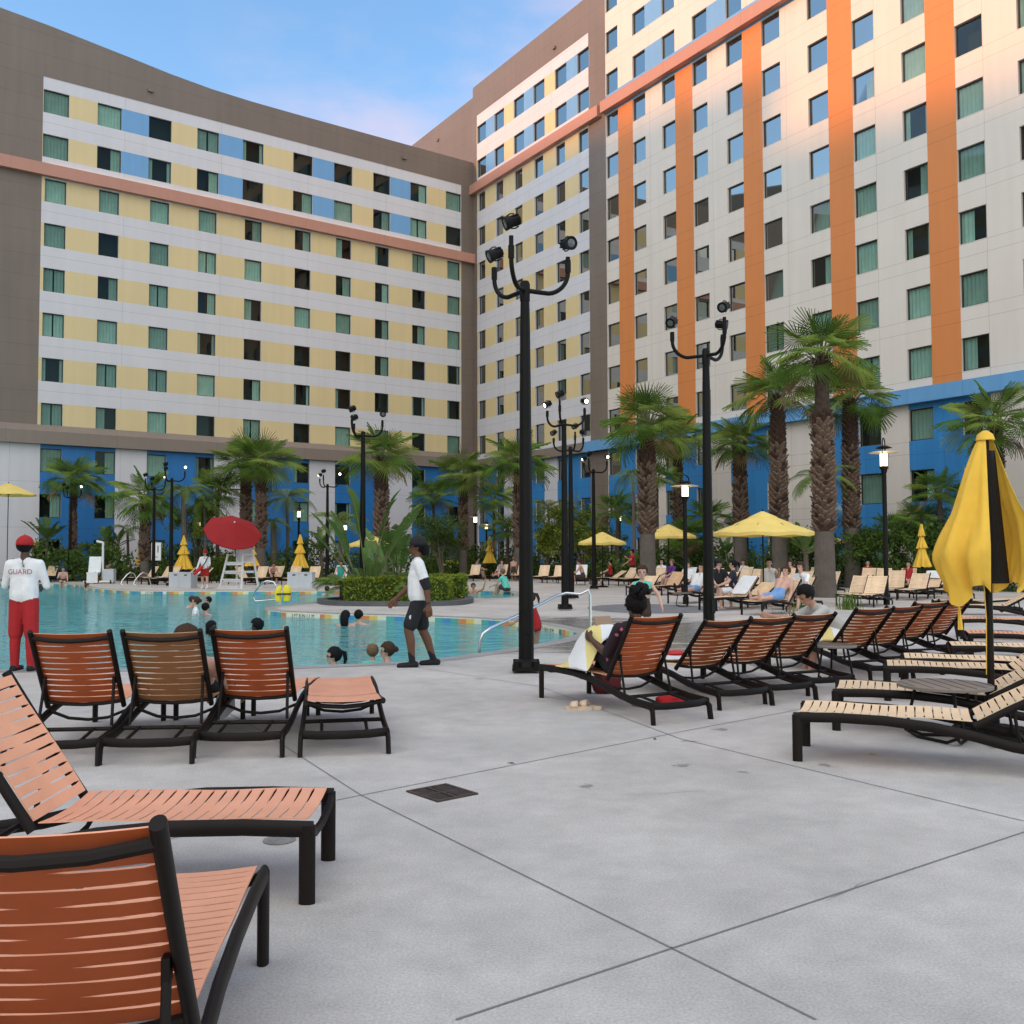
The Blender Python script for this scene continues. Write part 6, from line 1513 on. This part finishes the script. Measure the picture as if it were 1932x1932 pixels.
# ---- the walking man
root,J=person('man in white shirt and black cap walking left along the pool edge',GY(790,G(790,1257).y),190,1.76,t=2,legs=((20,-7),(-9,-20)),arms=((-19,8,-6),(14,5,46)),sk='brown',top=cw,bot=ck,sleeve=.70,short=.80,shoe=ck,sock=ck,hair='black',style='flap',cap=ck,vox=.0085,headyaw=0,glasses=True,armband=1,spread=2,loose=1.17)
M_=J['M']; w1=J['wrist1']; e1=J['elbow1']; d_=(w1-e1).normalized()
o=part('watch',MB().tube([w1-d_*.035,w1-d_*.008],.034,12),m_black,root,smooth=True); o['label']='black wrist watch'
mb=MB(); mb.box((0.02,.158,J['P'].z+.03),(.06,.035,.13)); mb.tube([(-.0,.16,J['P'].z+.09),(-.0,.165,J['P'].z+.27)],.007,6); mb.lathe([(.011,0),(.011,.03)],8,M=Matrix.Translation((.035,.158,J['P'].z+.095))); o=part('radio',mb,m_black,root); 
# white emblem on the front of the near shorts leg
kn=J['hip1'].lerp(J['knee1'],.56); mb=MB(); T=Matrix.Translation(kn+V((.035,.085,0)))@Matrix.Rotation(R(-90),4,'X')@Matrix.Rotation(R(-35),4,'Y'); mb.lathe([(.001,.006),(.03,.004),(.032,0)],14,M=T); mb.box((-.018,.0,.006),(.012,.03,.004),M=T); o=part('emblem',mb,m_wplast,root)
# ---- guard at the left edge
root,J=person('lifeguard in white shirt, red cap and red trousers seen from behind, left edge',G(43,1266),90,1.74,legs=((2,0),(-2,0)),arms=((10,16,95,-35),(10,14,85,-35)),sk='dark',top=cw,bot=crd,sleeve=1.0,short=1,longs=True,shoe=ck,hair='black',style='short',cap=crd,vox=.013,spread=3)
me=text_mesh('GUARD',.092,.001); me.materials.append(cloth_m('red_print',(.42,.01,.05)))
T=Matrix.Translation((-.132,0,J['N'].z-.155))@Matrix(((0,0,-1,0),(-1,0,0,0),(0,1,0,0),(0,0,0,1))); me.transform(T); 
for v in me.vertices: v.co.x=-.128+.62*v.co.y**2*1.0-.002
link('lettering',me,root)
# ---- far lifeguard with tube
root,J=person('lifeguard in white long sleeves and red shorts standing with a red rescue tube',G(386,1111),-92,1.72,legs=((4,0),(-6,-6)),arms=((10,10,70),(8,16,30)),sk='fair',top=cw,bot=crd,sleeve=2,short=.65,shoe=cw,sock=cw,hair='brown',cap=crd,vox=.02)
Mx=J['M']; tag(part('rescue_tube',MB().tube([Mx@V((.20,-.02,1.02)),Mx@V((.22,-.20,.86)),Mx@V((.20,-.42,.66))],[.06,.085,.06],10),m_red,smooth=True),'red rescue tube held under the arm of the far lifeguard','rescue tube')
tag(part('tube_strap',MB().tube([Mx@V((.20,-.02,1.02)),Mx@V((.17,.08,1.2)),Mx@V((.10,.17,1.42)),Mx@V((-.05,.16,1.44))],.022,6,flat=.4),ck),'black strap across the chest of the far lifeguard','strap')
# ---- girl in mint bikini
person('girl in a mint bikini top standing behind the reading woman',GY(1211,15.6),-97,1.27,legs=((3,0),(-3,-4)),arms=((14,34,26),(4,12,4)),sk='fair',top=cmt,bot=cbr,sleeve=0,short=.35,hair='brown',style='pony',kid=True,vox=.014,bare_mid=True,spread=3)
# ---- reading woman on the first right lounger
f0,r0=RLOUNGE[0]; u=(r0-f0).normalized(); hd=math.degrees(math.atan2(-u.y,-u.x))
root,J=person('woman with curly black bun and glasses reading a tablet under a striped towel',f0+u*(HX-.20),hd,1.66,z=.42,t=-33,legs=((132,30),(126,34)),arms=((30,8,116),(30,8,110)),sk='dark',top=cfl,bot=ck,sleeve=1.0,short=1,longs=True,hair='black',style='curlybun',vox=.013,headtilt=10,glasses=True)
Mx=J['M']; hb=(J['hand1']+J['hand-1'])/2
mb=MB(); T=Mx@Matrix.Translation(hb+V((.02,0,.07)))@Matrix.Rotation(R(28),4,'Y'); mb.box((0,0,0),(.014,.20,.27),M=T); tb=part('tablet',mb,[mat('tan_case',(.32,.20,.12),.6)]); tag(tb,'tablet in a tan case held up by the reading woman','tablet')
def stripes(name,c1,c2,axis=0,per=.16):
    m,t,b=new_mat(name); tc=t('ShaderNodeTexCoord'); sp=t('ShaderNodeSeparateXYZ'); t.link(tc.outputs['Object'],sp.inputs[0]); a=t('ShaderNodeMath',operation='PINGPONG',i_1=per); t.link(sp.outputs[axis],a.inputs[0]); g=t('ShaderNodeMath',operation='GREATER_THAN',i_1=per*.5); t.link(a.outputs[0],g.inputs[0])
    mx=t('ShaderNodeMix',data_type='RGBA'); mx.inputs[6].default_value=(*c1,1); mx.inputs[7].default_value=(*c2,1); t.link(g.outputs[0],mx.inputs[0]); t.link(mx.outputs[2],b.inputs['Base Color']); b.inputs['Roughness'].default_value=.95
    nz=t('ShaderNodeTexNoise',i_Scale=150.0); t.link(tc.outputs['Object'],nz.inputs['Vector']); bp=t('ShaderNodeBump',i_Strength=.5,i_Distance=.01); t.link(nz.outputs['Fac'],bp.inputs['Height']); t.link(bp.outputs[0],b.inputs['Normal']); return m
m_str=stripes('yellow_striped_towel',(.74,.74,.74),(.72,.60,.24))
kn=(J['knee1']+J['knee-1'])/2; rows=[]
for i in range(12):
    f=i/11; row=[]
    # path along the legs: from the lap over the knees down to the shins
    if f<.4: p=J['P'].lerp(kn,.35+.65*f/.4)+V((-.02,0,.17))
    else: p=kn.lerp((J['ankle1']+J['ankle-1'])/2,(f-.4)/.6*.95)+V((.15,0,.09))
    for j in range(9):
        y=-.46+.115*j; dn=max(0,abs(y)-.17); row.append(Mx@V((p.x+.02*math.sin(j*2.1+i)-dn*.12,y*.78,max(.36,p.z-dn*dn*5.2-dn*.55+.010*math.sin(j*1.7+i*1.1)))))
    rows.append(row)
cloth('towel','white and yellow striped towel over the knees of the reading woman','towel',rows,m_str,.012)
# ---- sunbather on the second left lounger
def on(lg,dx=-.12): 
    M=lg.matrix_basis; return M@V((HX+dx,0,0)), math.degrees(lg.rotation_euler.z)+180
p,h=on(l2,-.46); p=p+V((.10,0,0)); person('brown haired sunbather lying back on the lounger between two orange ones',p,h,1.70,z=.41,t=-62,legs=((84,70),(84,78)),arms=((30,24,75),(34,22,75)),sk='fair',top=None,bot=ck,short=.6,hair='brown',style='short',vox=.016)
# ---- man in grey bent forward
f4,r4=RLOUNGE[4]; u4=(r4-f4).normalized(); pp=f4.lerp(r4,.42)+V((-.30,.0,0)); 
gp_=AT(1592,1200,G(1592,1262).y); 
person('man in a grey shirt bent forward on a lounger, looking down',V((gp_.x,gp_.y,0)),188,1.76,z=.47,t=50,legs=((84,15),(88,8)),arms=((58,8,95),(62,8,100)),sk='tan',top=cgy,bot=cw,sleeve=.8,short=1,hair='black',style='short',vox=.013,headtilt=32)
rows=[[V((gp_.x-.55+.11*i,gp_.y-.36+.12*j,.54+.05*math.sin(i*.8)-(.14 if j in(0,) else 0)-.02*abs(j-3))) for j in range(7)] for i in range(7)]
cloth('towel','white and yellow striped towel on the lap of the man in grey','towel',rows,m_str,.02)
# ---- girl on the steps
person('girl in a red swimsuit climbing the pool steps, partly behind the floodlight pole',GY(1013,17.6)+V((0,0,-.46)),172,1.25,t=14,legs=((72,0),(6,0)),arms=((45,10,60),(30,10,40)),sk='tan',top=crd,bot=crd,sleeve=0,short=.12,hair='brown',style='pony',kid=True,vox=.015,headtilt=15)
# ---- swimmers
def swim(px,py,label,head,out=.10,hair='black',style='short',sk='tan',top=None,arms=((10,20,40),(10,20,40)),kid=False,H=1.7,glasses=False,vox=.018,t=0,cap=None,headtilt=0):
    p=G(px,py,ZW); z=ZW+out-.30*H; return person(label,V((p.x,p.y,0)),head,H,z=z,t=t,arms=arms,sk=sk,top=top,bot=ck,sleeve=.3 if top else 0,short=.3,hair=hair,style=style,kid=kid,glasses=glasses,vox=vox,cap=cap,group='swimmers in the pool',headtilt=headtilt)
swim(369,1161,'bather with a brown bun and white top, chest out of the water',200,.20,'brown','bun','fair',cw); swim(388,1160,'man with wet black hair in the water beside the woman in white',60,.02,'black','short','fair'); swim(362,1146,'bather with brown hair just behind the woman in the white top',150,.05,'brown','bun','fair'); swim(393,1143,'child with face paint like patches facing left, behind the man with black hair',200,.02,'black','short','fair',kid=True,H=1.3)
swim(399,1199,'swimmer with short braids reaching one arm to the right',0,-.01,'black','braids','dark',arms=((84,6,88),(70,18,84))); swim(484,1195,'swimmer with a round black hairstyle facing left, alone',185,-.02,'black','curly','dark')
swim(652,1181,'bather with long black wet hair seen from behind at the tile edge',80,.05,'black','long','fair'); swim(677,1178,'dark haired bather resting an arm on the tile edge',60,.03,'black','short','fair',arms=((10,20,40),(86,10,88)))
swim(630,1258,'swimmer in sunglasses close to the near pool edge',190,-.02,'black','pony','fair',glasses=True,vox=.013); swim(731,1254,'woman with a high bun hugging a child at the near pool edge',185,.03,'brown','bun','fair',vox=.013,arms=((60,5,95),(50,10,95))); swim(703,1254,'child with cropped hair and a mint shirt held at the near pool edge',80,.05,'fair','short','fair',cmt,kid=True,H=1.2,vox=.013)
swim(164,1113,'distant swimmer with reddish wet hair by the curved far edge',0,.0,'brown','short','fair'); swim(617,1122,'bather holding the far edge left of the island',100,.05,'brown','short','fair'); swim(893,1121,'bather with raised arms in the channel right of the island',-80,.15,'brown','short','tan',arms=((120,40,170),(120,40,170)))
# ---- people on the decks
def sit(px,py,label,head,z=.46,**k):
    p=G(px,py); kw=dict(legs=SITL,arms=((35,6,70),(35,6,70)),vox=.022); kw.update(k); return person(label,p,head,z=z,group=None,**kw)
sit(644,1112,'woman in a green swimsuit sitting at the pool edge looking down',-92,H=1.66,z=.50,top=cgr,bot=cgr,sleeve=0,short=.15,sk='fair',hair='brown',style='bun',headtilt=25,t=10,legs=((72,0),(72,8)))
sit(119,1101,'bather sitting on the far left pool edge with feet in the water',-70,H=1.66,z=.12,top=None,bot=csh,sk='fair',short=.3,legs=((80,-5),(95,0)),t=12,arms=((20,8,60),(30,8,90)))
sit(160,1094,'person in dark blue sitting in front of the back bed on the far left',-60,H=1.7,top=cnv,bot=cnv,hair='black'); sit(224,1094,'person in a black shirt with their back turned behind the pool lift',95,H=1.7,top=ck,bot=ck,hair='black',sk='fair')
sit(205,1096,'bather in dark shorts lounging left of the black shirted person',-90,H=1.7,top=None,bot=cnv,t=-20,legs=((85,60),(88,50)))
sit(512,1101,'hunched sunbather with bare back on a tan lounger',-60,H=1.72,bot=csh,t=38,hair='brown',headtilt=30)
sit(898,1094,'bearded man in a grey shirt sitting sideways on a lounger',-15,H=1.78,z=.5,top=cgs,bot=cgs,short=.8,hair='black',t=10,sk='tan')
sit(944,1097,'woman reclining with one knee raised on the lounger by the closed umbrella',-110,H=1.65,top=cgs,bot=csh,t=-28,legs=((120,40),(86,80)),hair='brown',style='long',short=.2,sleeve=0)
person('bare chested boy standing between the reclining woman and the nearest pole',G(969,1096),100,1.3,kid=True,bot=csh,hair='fair',sk='fair',vox=.022)
sit(957,1116,'man in a mint and white shirt sitting on the deck at the channel',150,H=1.75,z=.12,top=cmt,bot=csh,t=22,legs=((110,20),(105,25)),hair='fair',belly=1)
sit(985,1114,'small dark haired child sitting beside the man in mint',60,H=1.1,z=.09,kid=True,top=None,bot=crd,hair='black',legs=((88,80),(88,80)))
sit(1101,1105,'shirtless man sitting sideways looking at his phone right of the paired poles',175,H=1.78,bot=csh,t=18,hair='brown',headtilt=20,sk='fair',short=.8)
sit(1152,1102,'person in a red shirt behind the small lit floodlight pole',170,H=1.6,top=crd,bot=ck,hair='black')
person('person in dark red standing by the thick palm trunk holding a phone',G(1193,1101),200,1.72,top=crd,bot=ck,hair='black',arms=((50,8,120),(20,8,60)),vox=.022,sk='tan')
sit(1247,1110,'dark haired woman in white under the open umbrella of the thick palm',-130,H=1.65,z=.5,top=cw,bot=crd,hair='black',style='long',t=-10); sit(1268,1114,'woman in purple sitting behind the dark lounger',-150,H=1.66,z=.5,top=cpu,bot=cpu,hair='fair',sleeve=.6)
p,h=on(FLO['lounger draped with a white towel behind the slim lantern post']); person('woman in a white shirt reclining against a white towel',p,h,1.66,z=.46,t=-30,legs=((86,80),(86,84)),arms=((20,8,70),(20,8,80)),top=cw,bot=ck,hair='brown',style='bun',vox=.022,sk='fair')
p,h=on(FLO['cream lounger with a man lying with bare legs']); person('man lying with bare legs and dark trainers on the cream lounger',p,h,1.8,z=.46,t=-40,legs=((88,87),(88,88)),arms=((20,8,50),(20,8,60)),top=cw,bot=cbl,shoe=ck,short=.6,hair='black',vox=.02,sk='fair')
sit(1356,1146,'man in a black cap and black shirt sitting under the large umbrella',-80,H=1.8,z=.52,top=ck,bot=csh,cap=ck,hair='black',headyaw=40,sk='fair',vox=.02); sit(1384,1147,'woman with a ponytail in a navy shirt talking to the man in the black cap',175,H=1.72,z=.50,top=cnv,bot=cw,hair='black',style='pony',sk='fair',vox=.02,short=.7)
sit(1452,1136,'dark haired man in a white vest sitting behind the large umbrella pole',-100,H=1.78,z=.5,top=cw,bot=csh,sleeve=0,hair='black',sk='fair',arms=((50,8,130),(20,8,60)),vox=.02)
p,h=on(FLO['yellowish lounger behind the man lying in blue shorts']); person('man lying in blue patterned shorts on the yellowish lounger',p,h,1.8,z=.46,t=-42,legs=((88,88),(88,87)),arms=((15,8,40),(15,8,40)),top=None,bot=cbl,short=.85,hair='brown',vox=.02,sk='fair')
sit(1519,1156,'person in a white shirt leaning forward beside the man in grey',-140,H=1.7,z=.5,top=cw,bot=cgs,hair='brown',t=18,sk='fair',vox=.02)
p,h=on(FLO['tan lounger between the two thick palm trunks on the right'],-.2); person('man in a white shirt with a hand behind his head between the thick palms',p,h,1.76,z=.46,t=-18,legs=((86,80),(86,84)),arms=((110,30,200),(60,10,130)),top=cw,bot=ck,hair='brown',vox=.022,sk='tan')
p,h=on(FLO['cream lounger of the woman near the grey cabana']); person('woman in a red swimsuit reclining near the grey cabana',p,h,1.66,z=.46,t=-28,legs=((86,80),(110,40)),arms=((20,8,60),(30,8,90)),top=crd,bot=crd,hair='black',style='bun',sleeve=0,short=.15,vox=.022,sk='fair')
lump('slippers','pair of white slippers on the deck at the handrail post','slippers',G(1124,1204),(.16,.10,.04),m_towel,7)

for q,(px,py,hd,tp,hr_,lb) in enumerate(((1338,1112,-120,cpu,'fair','person in purple on a lounger left of the couple in navy shirts'),(1404,1106,-100,cw,'brown','person in white on a lounger before the white wall by the second floodlight pole'),(1482,1114,-130,None,'brown','bare chested person on the lounger left of the tallest palm'),(1638,1112,-110,crd,'black','person in red on the lounger left of the slim lantern post'),(1776,1116,-140,None,'black','bare chested person on the lounger beside the closed yellow umbrella'))):
    p=G(px,py); u=V((math.cos(R(hd+180)),math.sin(R(hd+180)),0)); person(lb,p+u*.25,hd,1.7,z=.46,t=-26,legs=((86,80),(112,40)),arms=((20,8,70),(25,8,80)),sk='fair',top=tp,bot=cbl if q%2 else ck,hair=hr_,short=.4,vox=.024)
